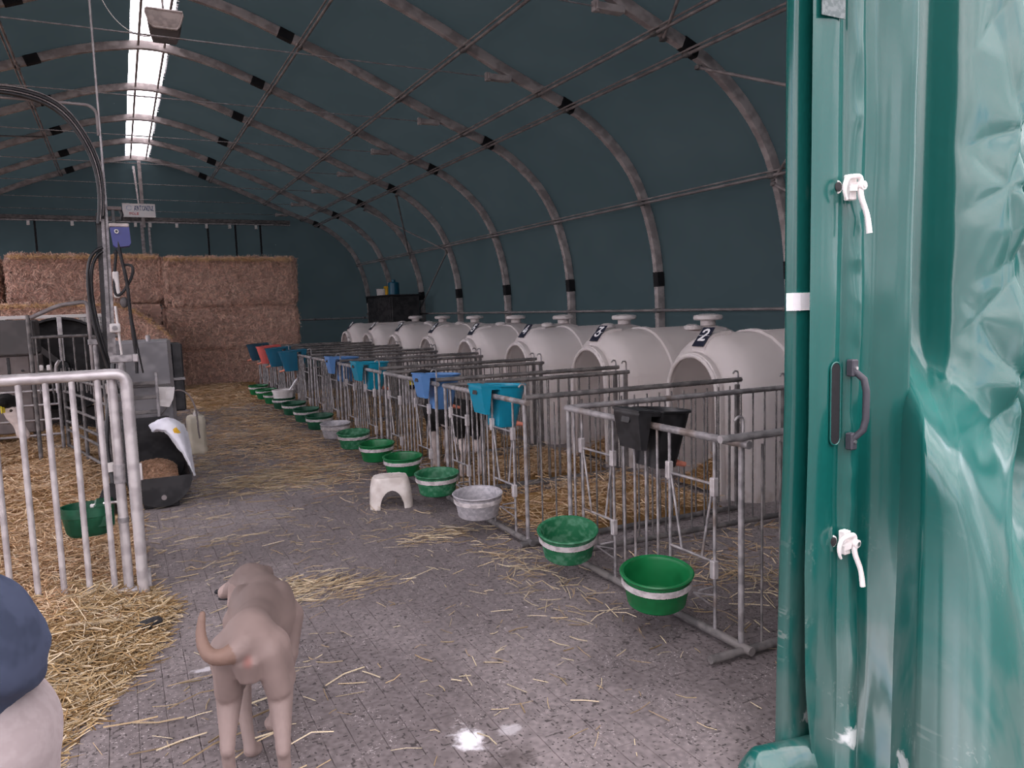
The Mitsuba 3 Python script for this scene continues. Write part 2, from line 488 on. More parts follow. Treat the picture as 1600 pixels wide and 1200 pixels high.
# ---------------------------------------------------------------- the setting
# floor: sand bed, pavers, and a plain slab beyond
FLOOR = 'floor'
labels[FLOOR] = {'label': 'grey brown block paving of the aisle strewn with loose straw', 'kind': 'structure'}
scene[FLOOR] = mikit.ply(rbox([-6.2, -9, -0.10], [7.6, 23.2, -0.006], 0.001), 'joint_sand')
PW, PL = 0.105, 0.212
pv = rbox([-PW / 2 + .0007, -PL / 2 + .0007, -0.05], [PW / 2 - .0007, PL / 2 - .0007, 0.0], 0.0014)
PAVER = mikit.ply(pv, 'paver_stone', smooth=False)
spots = []
for i in range(-14, 46):
    for j in range(0, 60):
        spots.append((i * PW, 0.3 + j * PL + (PL / 2 if i % 2 else 0)))
spots = np.array(spots)
jz = rng.normal(size=len(spots)) * 0.0011
jr = rng.normal(size=(len(spots), 3)) * [0.35, 0.35, 0.6]
near = (spots[:, 0] > -0.35 + 0) & (spots[:, 0] < 1.95) & (spots[:, 1] > 2.15)
vis = near & (spots[:, 1] < 2.1 + 1.6 * 3)
order = np.argsort(np.where(near, np.hypot(spots[:, 0] - 0.4, spots[:, 1] * 1.0), 99))
single_ids = set(order[:300].tolist())
rest = []
for k, (x, y) in enumerate(spots):
    M = T().translate([x, y, float(jz[k])]).rotate([1, 0, 0], float(jr[k, 0])).rotate([0, 0, 1], float(jr[k, 2]))
    if k in single_ids:
        scene[pkey(FLOOR, 'paver')] = {**PAVER, 'to_world': M}
    else:
        q = pv.copy()
        q.apply_transform(np.array(M.matrix, float))
        rest.append(q)
put(FLOOR, 'paver_field', cat_(rest), 'paver_stone', smooth=False, kind='stuff')
put(FLOOR, 'far_slab', rbox([-5.4, 13.1, -0.05], [6.75, 22.6, -0.001], 0.001), 'slab', label='far end of the floor in front of the bales')

# tent membrane
PR = np.array([(0.72, 5.81), (1.23, 5.745), (1.75, 5.62), (2.3, 5.42), (3.0, 5.16), (3.7, 4.87), (4.53, 4.50), (5.2, 4.245), (5.55, 4.09), (6.0, 3.77), (6.25, 3.52), (6.43, 3.26), (6.56, 2.98), (6.66, 2.68), (6.73, 2.40), (6.79, 1.85), (6.80, 1.0), (6.80, 0.0)])


def profile(off=0.0, x0=None):
    """Arch centre line from the right foot over the ridge to the left foot, moved outwards."""
    r = PR[::-1]
    l = np.c_[1.44 - PR[1:, 0], PR[1:, 1]]
    p = np.vstack([r, l])
    t = np.gradient(p, axis=0)
    t /= np.linalg.norm(t, axis=1, keepdims=True)
    n = np.c_[t[:, 1], -t[:, 0]]
    return p + n * off


Y0, Y1, ARCHES = 1.72, 22.84, [1.5 + 2.36 * k for k in range(1, 9)] + [22.60]
ys = np.linspace(Y0, Y1, 110)
sh = profile(0.085)
from scipy.interpolate import CubicSpline
ss = np.r_[0, np.cumsum(np.linalg.norm(np.diff(sh, axis=0), axis=1))]
fine = np.stack([np.interp(np.linspace(0, ss[-1], 141), ss, sh[:, a]) for a in (0, 1)], 1)


def sheet(sel):
    a = fine[sel]
    v = np.zeros((len(ys), len(a), 3))
    for i, y in enumerate(ys):
        ph = min(abs((y - 1.5) / 2.36 - round((y - 1.5) / 2.36)), 0.5) * 2
        s = 0.05 * ph ** 1.5
        c = np.array([0.72, 2.6])
        d = a - c
        d /= np.linalg.norm(d, axis=1, keepdims=True)
        up = a + d * s * np.clip((a[:, 1:2] - 1.2) / 2.5, 0, 1)
        v[i, :, 0], v[i, :, 1], v[i, :, 2] = up[:, 0], y, up[:, 1]
    w = v.reshape(-1, 3)
    w = w + 0.012 * (meshkit.fbm(w * [0.9, 0.7, 0.9], 3, 5)[:, None] - 0.5) * 2
    return loft(w.reshape(v.shape), caps=False, closed=False)


xr = fine[:, 0]
zr = fine[:, 1]
right, left = xr > 0.72, xr <= 0.72
sel_wr = right & (zr < 2.15)
labels['wall_right'] = {'label': 'dark green tarpaulin side wall behind the white hutches', 'kind': 'structure'}
labels['wall_left'] = {'label': 'low green tarpaulin side wall at the left of the barn, open above', 'kind': 'structure'}
labels['ceiling'] = {'label': 'dark green tarpaulin roof stretched over the arches', 'kind': 'structure'}
def grow(sel):
    o = sel.copy(); o[1:] |= sel[:-1]; o[:-1] |= sel[1:]
    return o
scene['wall_right'] = mikit.ply(sheet(sel_wr), 'tent_canvas', smooth=True)
scene['ceiling__canvas'] = mikit.ply(sheet(grow(right & (zr >= 2.15)) & (xr > 0.99)), 'tent_canvas', smooth=True)
scene['ceiling__canvas_001'] = mikit.ply(sheet(left & (zr >= 4.1) & (xr < 0.50)), 'tent_canvas', smooth=True)
scene['wall_left'] = mikit.ply(sheet(left & (zr < 0.7)), 'tent_canvas', smooth=True)

# skylight: translucent corrugated sheets along the ridge
labels['window_1'] = {'label': 'white translucent corrugated skylight strip along the ridge', 'kind': 'structure'}
SK = np.stack([np.linspace(0.455, 1.03, 9), np.interp(np.linspace(0.455, 1.03, 9), xr[::-1], zr[::-1])], 1)
edges = [1.72] + [y for y in ARCHES] 
for a, b in zip(edges[:-1], edges[1:]):
    n = int((b - a) / 0.019)
    yy = np.linspace(a + .004, b - .004, n)
    v = np.zeros((n, len(SK), 3))
    v[:, :, 0], v[:, :, 1] = SK[None, :, 0], yy[:, None]
    v[:, :, 2] = SK[None, :, 1] + 0.02 + 0.009 * np.sin(yy * 2 * np.pi / 0.15)[:, None]
    put('window_1', 'pane', loft(v, caps=False, closed=False), 'skylight_sheet', smooth=True)
for x in (0.56, 0.925):
    rod('window_1', 'glazing_bar', [x, 1.72, 5.80], [x, 22.7, 5.80], 0.017, 'purlin_steel')

# back wall
labels['wall_back'] = {'label': 'green tarpaulin gable wall behind the straw bales', 'kind': 'structure'}
gx = np.linspace(-5.4, 6.84, 120)
gz = np.linspace(0.0, 5.95, 70)
po = profile(0.085)
def roof_z(x):
    m = po[:, 1] > 1.9
    o = np.argsort(po[m, 0])
    return np.interp(x, po[m, 0][o], po[m, 1][o])
GX, GZ = np.meshgrid(gx, gz)
top = np.interp(GX, [-5.44, -5.36, -5.2], [0, 1.9, 9]) * 0 + roof_z(GX)
GZ2 = GZ / 5.95 * np.maximum(top, 0.05)
fold = 0.05 * (meshkit.fbm(np.stack([GX * 2.2 + 0.25 * GZ2, GX * 0, GZ2 * 0.35], -1), 3, 3) - 0.5) + 0.03 * np.abs(meshkit.noise(np.stack([GX * 1.1 + GZ2 * 0.8, GX * 0 + 3, GZ2 * 0.9 - GX * 0.4], -1), 9) - 0.5)
crease = 0.05 * np.exp(-((GX - 0.72) / 0.5) ** 2) * np.abs(np.sin((GX - 0.72) * 14 / (0.4 + np.clip(5.6 - GZ2, 0.0, 6))))
V = np.stack([GX, 22.83 - fold * 1.6 - crease, GZ2], -1)
scene['wall_back'] = mikit.ply(loft(V, caps=False, closed=False), 'tent_canvas', smooth=True)
# front wall: only the part right of the curtain; the rest of the barn front stands open
labels['wall_front'] = {'label': 'green tarpaulin front wall to the right of the doorway curtain', 'kind': 'structure'}
pz = profile(0.085)
side_r = [(4.1, 0.0), (6.88, 0.0)] + [tuple(q) for q in pz if q[0] > 4.1 and q[1] > 0.05]
side_r = Polygon(side_r).buffer(0)
side_r = Polygon([tuple(q) for q in pz]).intersection(Polygon([(4.0, -1), (9, -1), (9, 3.76), (4.0, 3.76)]))
YZ = frame_matrix([0, 1.73, 0], [1, 0, 0], [0, 0, 1])
for g in (side_r,):
    m = trimesh.creation.extrude_polygon(g, 0.012, engine='earcut')
    m.apply_transform(YZ)
    put('wall_front', 'panel', m, 'tent_canvas', smooth=False)
rod('wall_front', 'door_rail', [-5.0, 1.74, 3.74], [6.5, 1.74, 3.74], 0.03, 'galvanised_dirty')

# ---------------------------------------------------------------- arches
ORD = ['first', 'second', 'third', 'fourth', 'fifth', 'sixth', 'seventh', 'eighth', 'last']
cl = profile(0.0)
cs = np.r_[0, np.cumsum(np.linalg.norm(np.diff(cl, axis=0), axis=1))]
u = np.linspace(0, cs[-1], 90)
clf = np.stack([CubicSpline(cs, cl[:, a])(u) for a in (0, 1)], 1)
tt = np.gradient(clf, axis=0)
tt /= np.linalg.norm(tt, axis=1, keepdims=True)
nn = np.c_[tt[:, 1], -tt[:, 0]]
def at_arch(x, z):
    return int(np.argmin((clf[:, 0] - x) ** 2 + (clf[:, 1] - z) ** 2))
def band(i0, i1, wy, wn, y):
    r = []
    for k in range(i0, i1 + 1):
        c, n = clf[k], nn[k]
        ring = []
        for sy, sn in ((-1, -.8), (-.8, -1), (.8, -1), (1, -.8), (1, .8), (.8, 1), (-.8, 1), (-1, .8)):
            q = c + n * sn * wn
            ring.append((q[0], y + sy * wy, q[1]))
        r.append(ring)
    return loft(r)
RIBM = band(0, 89, 0.045, 0.06, 0)
JOINTS = [at_arch(6.79, 1.92), at_arch(5.28, 4.21), at_arch(2.23, 5.45), at_arch(-0.79, 5.45), at_arch(-3.84, 4.21), at_arch(-5.35, 1.92)]
def sleeve(i):
    a, b = clf[i], tt[i]
    n = nn[i]
    pts = []
    for s in (-.10, .10):
        for sy, sn in ((-1, -.8), (-.8, -1), (.8, -1), (1, -.8), (1, .8), (.8, 1), (-.8, 1), (-1, .8)):
            q = a + b * s + n * sn * 0.066
            pts.append((q[0], sy * 0.052, q[1]))
    return hull(pts)
RIB = mikit.ply(RIBM, 'arch_steel', smooth=40)
SLV = [mikit.ply(sleeve(i), 'black_tape') for i in JOINTS]
def bracket(s):
    x = 4.53 if s > 0 else -3.09
    return cat_([rbox([x - s * 0.34, -0.05, 4.40], [x - s * 0.02, 0.05, 4.47], 0.006), rbox([x - s * 0.36, -0.03, 4.385], [x - s * 0.30, 0.03, 4.485], 0.005)])
BRK = [mikit.ply(bracket(s), 'arch_steel') for s in (1, -1)]
for k, y in enumerate(ARCHES):
    lab = f'curved galvanised roof arch, {ORD[k]} counted from the doorway'
    if k == 8: lab = 'curved galvanised roof arch against the back gable wall'
    a = thing('steel_arch', lab, 'arch')
    M = T().translate([0, float(y), 0])
    put(a, 'rib', {**RIB, 'to_world': M}, None)
    for s in SLV:
        put(a, 'joint_sleeve', {**s, 'to_world': M}, None)
    for b in BRK:
        put(a, 'tie_bracket', {**b, 'to_world': M}, None)
    rod(a, 'tie_rod', [4.20, y, 4.435], [-2.76, y, 4.435], 0.0075, 'galvanised')
    for x in (6.80, -5.36):
        put(a, 'foot_plate', rbox([x - .1, y - .1, 0.0], [x + .1, y + .1, 0.02], .003), 'galvanised_dirty')
# purlins
def purlin(x, z, label, dn=0.075, double=True, y0=1.75, y1=22.65):
    i = at_arch(x, z)
    c, n, t = clf[i], nn[i], tt[i]
    q = c - n * dn
    k = thing('purlin', label, 'purlin')
    rod(k, 'tube', [q[0], y0, q[1]], [q[0], y1, q[1]], 0.019, 'purlin_steel')
    if double:
        e = q + t * 0.045 + n * 0.01
        rod(k, 'tube', [e[0], y0, e[1]], [e[0], y1, e[1]], 0.012, 'purlin_steel')
    for y in ARCHES:
        p = c - n * 0.062
        put(k, 'clip', rbox([p[0] - .03, y - .05, p[1] - .03], [p[0] + .03, y + .05, p[1] + .03], .004), 'galvanised_dirty')
purlin(2.45, 5.36, 'long steel purlin high on the right roof slope, nearest the skylight')
purlin(3.83, 4.81, 'long steel purlin halfway up the right roof slope')
purlin(4.98, 4.33, 'long steel purlin just above the black sleeves on the right slope')
purlin(5.36, 4.17, 'long steel purlin just below the black sleeves on the right slope')
purlin(6.58, 2.95, 'long steel purlin along the curve of the right wall above the hutches')
purlin(6.79, 1.46, 'low steel rail along the right wall just above the hutch tops', double=False)
purlin(-1.01, 5.36, 'long steel purlin high on the left roof slope')
purlin(-2.39, 4.81, 'long steel purlin halfway down the left roof slope')
purlin(-3.54, 4.33, 'long steel purlin low on the left roof slope')
# diagonal braces
def brace(p, q, label, r=0.017):
    k = thing('roof_brace', label, 'brace')
    rod(k, 'rod', p, q, r, 'purlin_steel')
    for e in (p, q):
        put(k, 'end_plate', rbox(np.array(e) - [.03, .03, .02], np.array(e) + [.03, .03, .02], .004), 'galvanised_dirty')
ya, yb, yc, yd = ARCHES[1], ARCHES[0], ARCHES[6], ARCHES[5]
brace([5.0, ya, 4.24], [3.8, yb, 4.75], 'diagonal brace rising from the second arch towards the doorway')
brace([5.45, ya, 4.02], [6.5, yb, 3.0], 'diagonal brace falling from the second arch behind the curtain')
brace([6.52, ya, 2.95], [5.4, yb, 4.02], 'short diagonal brace meeting the second arch beside the curtain')
brace([6.52, ya, 2.9], [6.72, yb, 1.55], 'short diagonal brace below the wall purlin beside the curtain')
brace([5.42, yc, 4.04], [6.52, yd, 2.9], 'diagonal brace near the black cabinet running down to the front')
brace([5.42, yd, 4.04], [6.52, yc, 2.9], 'diagonal brace near the black cabinet running down to the back')
brace([6.52, yd, 2.86], [6.7, yc, 1.6], 'low diagonal brace just above the black cabinet')
brace([-2.38, yd, 4.74], [-1.05, yc, 5.28], 'diagonal brace on the left roof slope above the hose')

# back wall fittings
k = thing('gable_rail', 'horizontal steel door rail across the back wall above the bales', 'rail')
put(k, 'beam', rbox([-3.4, 22.52, 4.17], [4.55, 22.60, 4.27], .006), 'galvanised_dirty')
put(k, 'track', rbox([-3.4, 22.50, 4.12], [4.55, 22.56, 4.16], .004), 'galvanised')
for x in (-2.9, -1.85, -.9, .55, 0.9, 1.55, 2.3, 2.9, 3.6):
    put(k, 'hanger', rbox([x - .035, 22.48, 4.01], [x + .035, 22.53, 4.12], .004), 'white_plastic')
for j, x in enumerate((-2.62, -1.72, -.35, 2.33, 3.05, 3.72)):
    single('door_strap', rbox([x - .022, 22.53, 0.02], [x + .022, 22.58, 4.13], .004), 'black_tape', f'dark vertical strap on the back wall, {["leftmost", "second from the left", "third from the left", "third from the right", "second from the right", "rightmost"][j]}', 'strap')
k = thing('gable_post', 'dark steel post in the middle of the back wall behind the sign', 'post')
put(k, 'post', rbox([0.70, 22.46, 4.0], [0.79, 22.54, 5.72], .006), 'purlin_steel')
put(k, 'lower_post', rbox([0.66, 22.50, 0.0], [0.745, 22.58, 4.15], .006), 'galvanised')
put(k, 'lower_post', rbox([0.84, 22.50, 0.0], [0.90, 22.58, 4.15], .006), 'galvanised')
put(k, 'strip', hull([(0.58, 22.6, 5.6), (0.64, 22.6, 5.6), (0.67, 22.6, 4.3), (0.70, 22.6, 4.3), (0.58, 22.62, 5.6), (0.64, 22.62, 5.6), (0.67, 22.62, 4.3), (0.70, 22.62, 4.3)]), 'galvanised_bright')
k = thing('wall_sign', 'white sign with blue lettering at the middle of the back wall', 'sign')
SX, SZ, SY = 0.27, 4.27, 22.44
put(k, 'board', rbox([0.27, SY, 4.255], [1.05, SY + .012, 4.60], .002), 'white_print')
put(k, 'top_frame', rbox([0.265, SY - .012, 4.585], [1.055, SY + .014, 4.607], .003), 'white_metal')
def on_wall(txt, h, x, z, y, bold=True, w=None):
    m = meshkit.text_mesh(txt, h, 0.002, bold)
    m.apply_translation(-m.bounds[0])
    if w: m.apply_scale([w / m.extents[0], 1, 1])
    m.apply_transform(frame_matrix([x, y, z], [1, 0, 0], [0, 0, 1]))
    return m
put(k, 'lettering', on_wall('ANTONINI', 0.125, 0.545, 4.425, SY - .0005, True, 0.46), 'blue_print', smooth=False)
put(k, 'red_lettering', on_wall('POLE', 0.06, 0.43, 4.315, SY - .0005, True, 0.22), 'red_print', smooth=False)
put(k, 'logo', on_wall('C', 0.12, 0.36, 4.43, SY - .0005, False, 0.13), 'pale_print', smooth=False)
k = thing('wall_pipe', 'pale horizontal pipe low on the back wall right of the bales', 'pipe')
rod(k, 'pipe', [3.3, 22.5, 1.42], [6.7, 22.5, 1.42], 0.03, 'galvanised_bright')
for x in (3.6, 5.1, 6.6):
    put(k, 'clamp', rbox([x - .02, 22.46, 1.38], [x + .02, 22.62, 1.46], .004), 'galvanised_dirty')

# ---------------------------------------------------------------- calf hutches
HY = [4.98, 6.58, 8.18, 9.72, 11.25, 12.9, 14.5, 16.1]
def arch_ring(w, h, x, n=15, base=0.0):
    """Upright tunnel outline: straight legs and a round crown, half width w, height h."""
    a = np.linspace(0, np.pi, n)
    leg = np.linspace(base, h - w * 1.05, 5)[:-1]
    r = [(x, -w * (1 + 0.05 * (1 - t / max(h - w, .1))), t) for t in leg]
    r += [(x, -w * np.cos(t), h - w * 1.05 + w * 1.05 * np.sin(t)) for t in a]
    r += [(x, w * (1 + 0.05 * (1 - t / max(h - w, .1))), t) for t in leg[::-1]]
    return np.array(r)
def blendring(a, b, t): return a * (1 - t) + b * t
ST = [(0.00, .315, 1.19), (0.012, .335, 1.212), (0.05, .338, 1.215), (0.07, .325, 1.205), (0.08, .345, 1.222), (0.10, .41, 1.262), (0.135, .47, 1.308), (0.19, .525, 1.344), (0.27, .555, 1.358), (0.38, .568, 1.363), (0.60, .575, 1.366), (0.66, .576, 1.367), (0.672, .594, 1.386), (0.745, .594, 1.386), (0.757, .578, 1.368), (1.2, .58, 1.37), (1.7, .58, 1.365), (1.78, .565, 1.35), (1.86, .52, 1.30)]
outer = [arch_ring(w, h, x) for x, w, h in ST]
inner = [arch_ring(w - .03, h - .03, x + (0.0 if i == 0 else .02)) for i, (x, w, h) in enumerate(ST[:-1])]
inner[0] = arch_ring(.285, 1.16, 0.0)
inner[1] = arch_ring(.28, 1.155, 0.012)
nn_ = len(outer[0])
last_o = outer[-1]
def sheetloft(rings):
    return loft(np.array(rings), caps=False, closed=False)
endcap = lambda r: hull(np.vstack([r, r + [0.012, 0, 0]]))
shell = cat_([sheetloft(outer), hull(np.vstack([last_o, last_o + [0.012, 0, 0]]))])
# flat ridge that carries the number, climbing from the opening to the shoulder
crest = []
for x, w, h in ST[4:10]:
    crest.append((x, h))
crest = np.array(crest)
rl, rr = [], []
rings = []
for x, h in crest:
    rings.append([(x, -.085, h - .05), (x, -.075, h + .016), (x, .075, h + .016), (x, .085, h - .05)])
ridge = loft(rings)
HUTCH = mikit.ply(shell, 'hutch_plastic', smooth=35)
RIDGE = mikit.ply(ridge, 'hutch_solid', smooth=35)
CAPM = mikit.ply(lathe([(0, -.03), (.085, -.03), (.085, .025), (.15, .03), (.162, .042), (.162, .07), (.15, .085), (.06, .10), (0, .10)], 28), 'hutch_solid', smooth=40)
BUMP = mikit.ply(lathe([(0, -.02), (.10, -.02), (.085, .02), (.05, .035), (0, .038)], 20), 'hutch_solid', smooth=40)
RIM = mikit.ply(cat_([pipe(arch_ring(.308, 1.184, 0.004)[:, :] , .020, 10)]), 'hutch_solid', smooth=60)
HW = ['two', 'three', 'four', 'five', 'six', 'seven', 'eight', 'nine']
HP = ['nearest the curtain', 'second from the curtain', 'third from the curtain', 'fourth from the curtain', 'fourth from the back end', 'third from the back end', 'last but one in its row', 'last in the row towards the bales']
XH = 4.27
for i, y in enumerate(HY):
    num = i + 2
    h = thing('calf_hutch', f'white domed plastic calf hutch with number {HW[i]}, {HP[i]}', 'hutch')
    M = T().translate([XH, y, 0.0])
    put(h, 'shell', {**HUTCH, 'to_world': M}, None)
    put(h, 'number_ridge', {**RIDGE, 'to_world': M}, None)
    put(h, 'opening_rim', {**RIM, 'to_world': M}, None)
    put(h, 'vent_cap', {**CAPM, 'to_world': T().translate([XH + 1.62, y, 1.395])}, None)
    put(h, 'roof_bump', {**BUMP, 'to_world': T().translate([XH + 1.25, y - .16, 1.355])}, None)
    # sticker follows the ridge
    p0, p1 = np.array([XH + .086, y, 1.245]), np.array([XH + .178, y, 1.350])
    ex = np.array([0, -1.0, 0])
    ez = p1 - p0
    F = frame_matrix(p0 + np.array([-.012, 0, .012]), ex, ez)
    st = rbox([-.070, .0, 0], [.070, .205, .008], .002)
    st.apply_transform(F)
    sk_ = put(h, 'number_sticker', st, 'navy_sticker', label='dark blue sticker')
    tm = meshkit.text_mesh(str(num), .125, .0015, True)
    tm.apply_translation([-tm.bounds.mean(0)[0], 0.055 - tm.bounds[0][1], 0.0082])
    tm.apply_transform(F)
    put(sk_, 'number', tm, 'white_print', smooth=False, label=f'white figure {num}')
    ln = rbox([-.068, .112, .0081], [.068, .116, .0092], .0004)
    ln.apply_transform(F)
    put(sk_, 'number_line', ln, 'white_print', smooth=False)

# ---------------------------------------------------------------- calf pens
PEN = [(2.50, 4.02, 2.45)] + [(y0, y0 + 1.43, 2.37) for y0 in (4.42, 6.03, 7.64, 9.23, 10.83, 12.43, 14.03)]
ORDP = ['first', 'second', 'third', 'fourth', 'fifth', 'sixth', 'seventh', 'eighth']
GATES = {}
clampm = rbox([-.016, -.016, -.045], [.016, .016, .045], .004)
CLAMP = mikit.ply(clampm, 'galvanised_bright')
hook = pipe([(0, 0, -.06), (0, 0, .10), (-.035, 0, .105), (-.05, 0, .085)], .007, 8, bend=.03)
HOOK = mikit.ply(hook, 'galvanised', smooth=50)
for i, (y0, y1, xf) in enumerate(PEN):
    ext = {0: ' with the black teat bucket hung on it', 1: ' with the bright teal bucket hung on it', 2: ' holding the black and white calf'}.get(i, '')
    p = thing('calf_pen', f'galvanised steel calf pen, {ORDP[i]} from the curtain{ext}', 'pen')
    g = 'galvanised'
    xb = xf + 1.83
    far = i >= 4
    # front panel
    rod(p, 'top_rail', [xf, y0 - .03, 1.0], [xf, y1 + .01, 1.0], .0195, 'galvanised', sides=10)
    rod(p, 'bottom_rail', [xf, y0 - .05, .045], [xf, y1 + .01, .045], .021, 'galvanised_dirty', sides=10)
    for y in (y0 + .02, y1 - .01):
        rod(p, 'post', [xf, y, .045], [xf, y, 1.0], .0145, g)
    gs = [y0 + .36, y1 - .33 if i == 0 else y0 + 1.14]
    GATES[i] = gs
    hw = .165
    for c in gs:
        for s in (-1, 1):
            rod(p, 'gate_bar', [xf, c + s * hw, .05], [xf, c + s * hw, .99], .0085, g)
            rod(p, 'neck_bar', [xf, c + s * (hw - .01), .775], [xf, c + s * .075, .40], .007, g)
            if not far:
                put(p, 'clamp', {**CLAMP, 'to_world': T().translate([xf - .004, c + s * hw, .79 if s > 0 else .765])}, None)
        put(p, 'clamp', {**CLAMP, 'to_world': T().translate([xf - .004, c - hw, .36])}, None)
        rod(p, 'cross_bar', [xf, c - hw, .775], [xf, c + hw, .775], .0075, g)
        rod(p, 'cross_bar', [xf, c - hw, .395], [xf, c + hw, .395], .0075, g)
        # bowl ring: band and the two stays that carry it
        zb = .275
        for s in (-1, 1):
            rod(p, 'ring_stay', [xf, c + s * hw, zb], [xf - .10, c + s * .165, zb], .006, g)
            rod(p, 'ring_stay', [xf, c - hw, .20 + .03 * s], [xf - .11, c - .14, .26], .005, g)
    mid = np.linspace(gs[0] + hw, gs[1] - hw, 6)[1:-1]
    for y in mid:
        rod(p, 'bar', [xf, y, .05], [xf, y, .99], .0075, g)
    ey = y1 - .01
    for y in np.arange(gs[1] + hw + .09, ey - .03, .085):
        rod(p, 'bar', [xf, y, .05], [xf, y, .99], .0075, g)
    # side panels
    for s, y in ((0, y0 + .005), (1, y1 + .02)):
        sk = .0 if s == 0 else -.0
        x0 = xf - (.14 if s == 0 and i == 0 else .0)
        zt = 1.035 if s == 0 else 1.0
        rod(p, 'side_top_rail', [x0, y, zt], [xb, y - .10, zt], .0185, 'galvanised_dirty' if i else 'galvanised', sides=10)
        rod(p, 'side_bottom_rail', [x0 - (.06 if s == 0 else 0), y, .06 if s else .035], [xb, y - .10, .06 if s else .035], .02, 'galvanised_dirty', sides=10)
        n = 16
        for j in range(n):
            t = (j + 1) / (n + 1)
            rod(p, 'side_bar', [xf + 1.83 * t, y - .10 * t, .05], [xf + 1.83 * t, y - .10 * t, .99], .0062, 'galvanised_dirty', sides=6)
        put(p, 'end_plate', rbox([xb - .06, y - .112, .05], [xb - .02, y - .088, 1.0], .004), 'galvanised_dirty')
        put(p, 'hook_pin', {**HOOK, 'to_world': T().translate([xb - .03, y - .10, 1.0])}, None)
    put(p, 'hook_pin', {**HOOK, 'to_world': T().translate([xf + .01, y0 + .02, 1.02])}, None)

# straw bedding inside the pens
for i, (y0, y1, xf) in enumerate(PEN):
    n = [130, 1500, 1500, 1100, 700, 500, 400, 300][i]
    g = np.random.default_rng(40 + i)
    if i == 0:
        P = np.c_[g.uniform(xf + .25, xf + 1.75, n), g.uniform(y0 + .7, y1 - .05, n), g.uniform(.004, .03, n)]
    else:
        P = np.c_[g.uniform(xf + .12, xf + 1.78, n), g.uniform(y0 + .06, y1 - .06, n), np.abs(g.normal(size=n)) * .03 + .01]
        nb = 40
        bx, by = np.meshgrid(np.linspace(xf + .25, xf + 1.80, 26), np.linspace(y0 + .06, y1 - .06, 20), indexing='ij')
        ed = np.minimum(np.minimum((bx - xf - .25) / .25, 1), np.minimum(np.minimum(by - y0 - .06, y1 - .06 - by) / .2, 1))
        bz = ed * (.02 + .06 * meshkit.fbm(np.stack([bx * 4, by * 4, bx * 0], -1), 3, i)) - .004
        bed = loft(np.stack([bx, by, bz], -1), caps=False, closed=False)
        P[:, 2] += .035 * np.clip((P[:, 0] - xf - .2) / .3, 0, 1)
    nm = f'golden straw bedding on the floor of the {ORDP[i]} calf pen from the curtain'
    k = thing('straw_bedding', nm, 'straw', kind='stuff')
    if i: put(k, 'bed', bed, 'straw_bed', smooth=True, kind='stuff')
    straw_on(k, 'straws', P, g.uniform(.06, .22, n), flat_dirs(n, g, .2), w=.0045, seed=60 + i, kind='stuff')
for i, y in enumerate(HY[:4]):
    g = np.random.default_rng(90 + i)
    n = 700
    P = np.c_[g.uniform(XH + .10, XH + .9, n), y + g.uniform(-.27, .27, n), np.zeros(n)]
    P[:, 2] = .02 + (.22 * np.clip((P[:, 0] - XH) / .5, 0, 1) + .03) * g.uniform(0.2, 1, n)
    k = thing('hutch_bedding', f'heap of straw inside the white hutch {HP[i]}', 'straw', kind='stuff')
    bx, by = np.meshgrid(np.linspace(XH + .06, XH + 1.5, 14), np.linspace(y - .27, y + .27, 8), indexing='ij')
    put(k, 'bed', loft(np.stack([bx, by, .02 + .20 * np.clip((bx - XH) / .5, 0, 1) - .0 * by], -1), caps=False, closed=False), 'straw_bed', smooth=True, kind='stuff')
    straw_on(k, 'straws', P, g.uniform(.06, .2, n), flat_dirs(n, g, .3), w=.0045, seed=95 + i, kind='stuff')

# ---------------------------------------------------------------- feed bowls in their rings
R_ = .178
BOWL = lathe([(0, 0.0), (.130, 0.0), (.142, .010), (.163, .125), (.164, .150), (R_, .158), (R_ + .003, .166), (R_ - .003, .171), (.160, .166), (.154, .150), (.134, .020), (0, .012)], 40)
RING = lathe([(.1665, .108), (.1715, .108), (.1725, .139), (.1675, .139)][::1] + [(.1665, .108)], 40)
BT = [('green_plastic', 'clean bright green feed bowl in the ring nearest the curtain', 6), ('green_scuffed', 'scuffed green feed bowl, second from the curtain, still in the first pen', 9),
      ('metal_bowl', 'dirty grey metal feed bowl between two green bowls near the white stool', 3), ('green_scuffed', 'scuffed green feed bowl just right of the white stool', 2),
      ('green_plastic', 'green feed bowl directly above the white stool', 2), ('green_plastic', 'green feed bowl behind the white stool, on its far side', 2),
      ('green_scuffed', 'green feed bowl just in front of the farther grey metal bowl', 3), ('metal_bowl', 'grey metal feed bowl in the middle of the far green ones', 2),
      ('dark_green_plastic', 'dark green feed bowl just beyond the farther grey metal bowl', 2), ('dark_green_plastic', 'dark green feed bowl, second beyond the farther grey metal bowl', 2),
      ('dark_green_plastic', 'dark green feed bowl in front of the white pail', 2), ('dark_green_plastic', 'dark green feed bowl that holds the white pail', 0),
      ('green_plastic', 'green feed bowl just beyond the white pail', 0), ('green_plastic', 'green feed bowl under the coral bucket', 0),
      ('green_plastic', 'green feed bowl with straw hanging over its rim beside the bales', 0)]
bi = 0
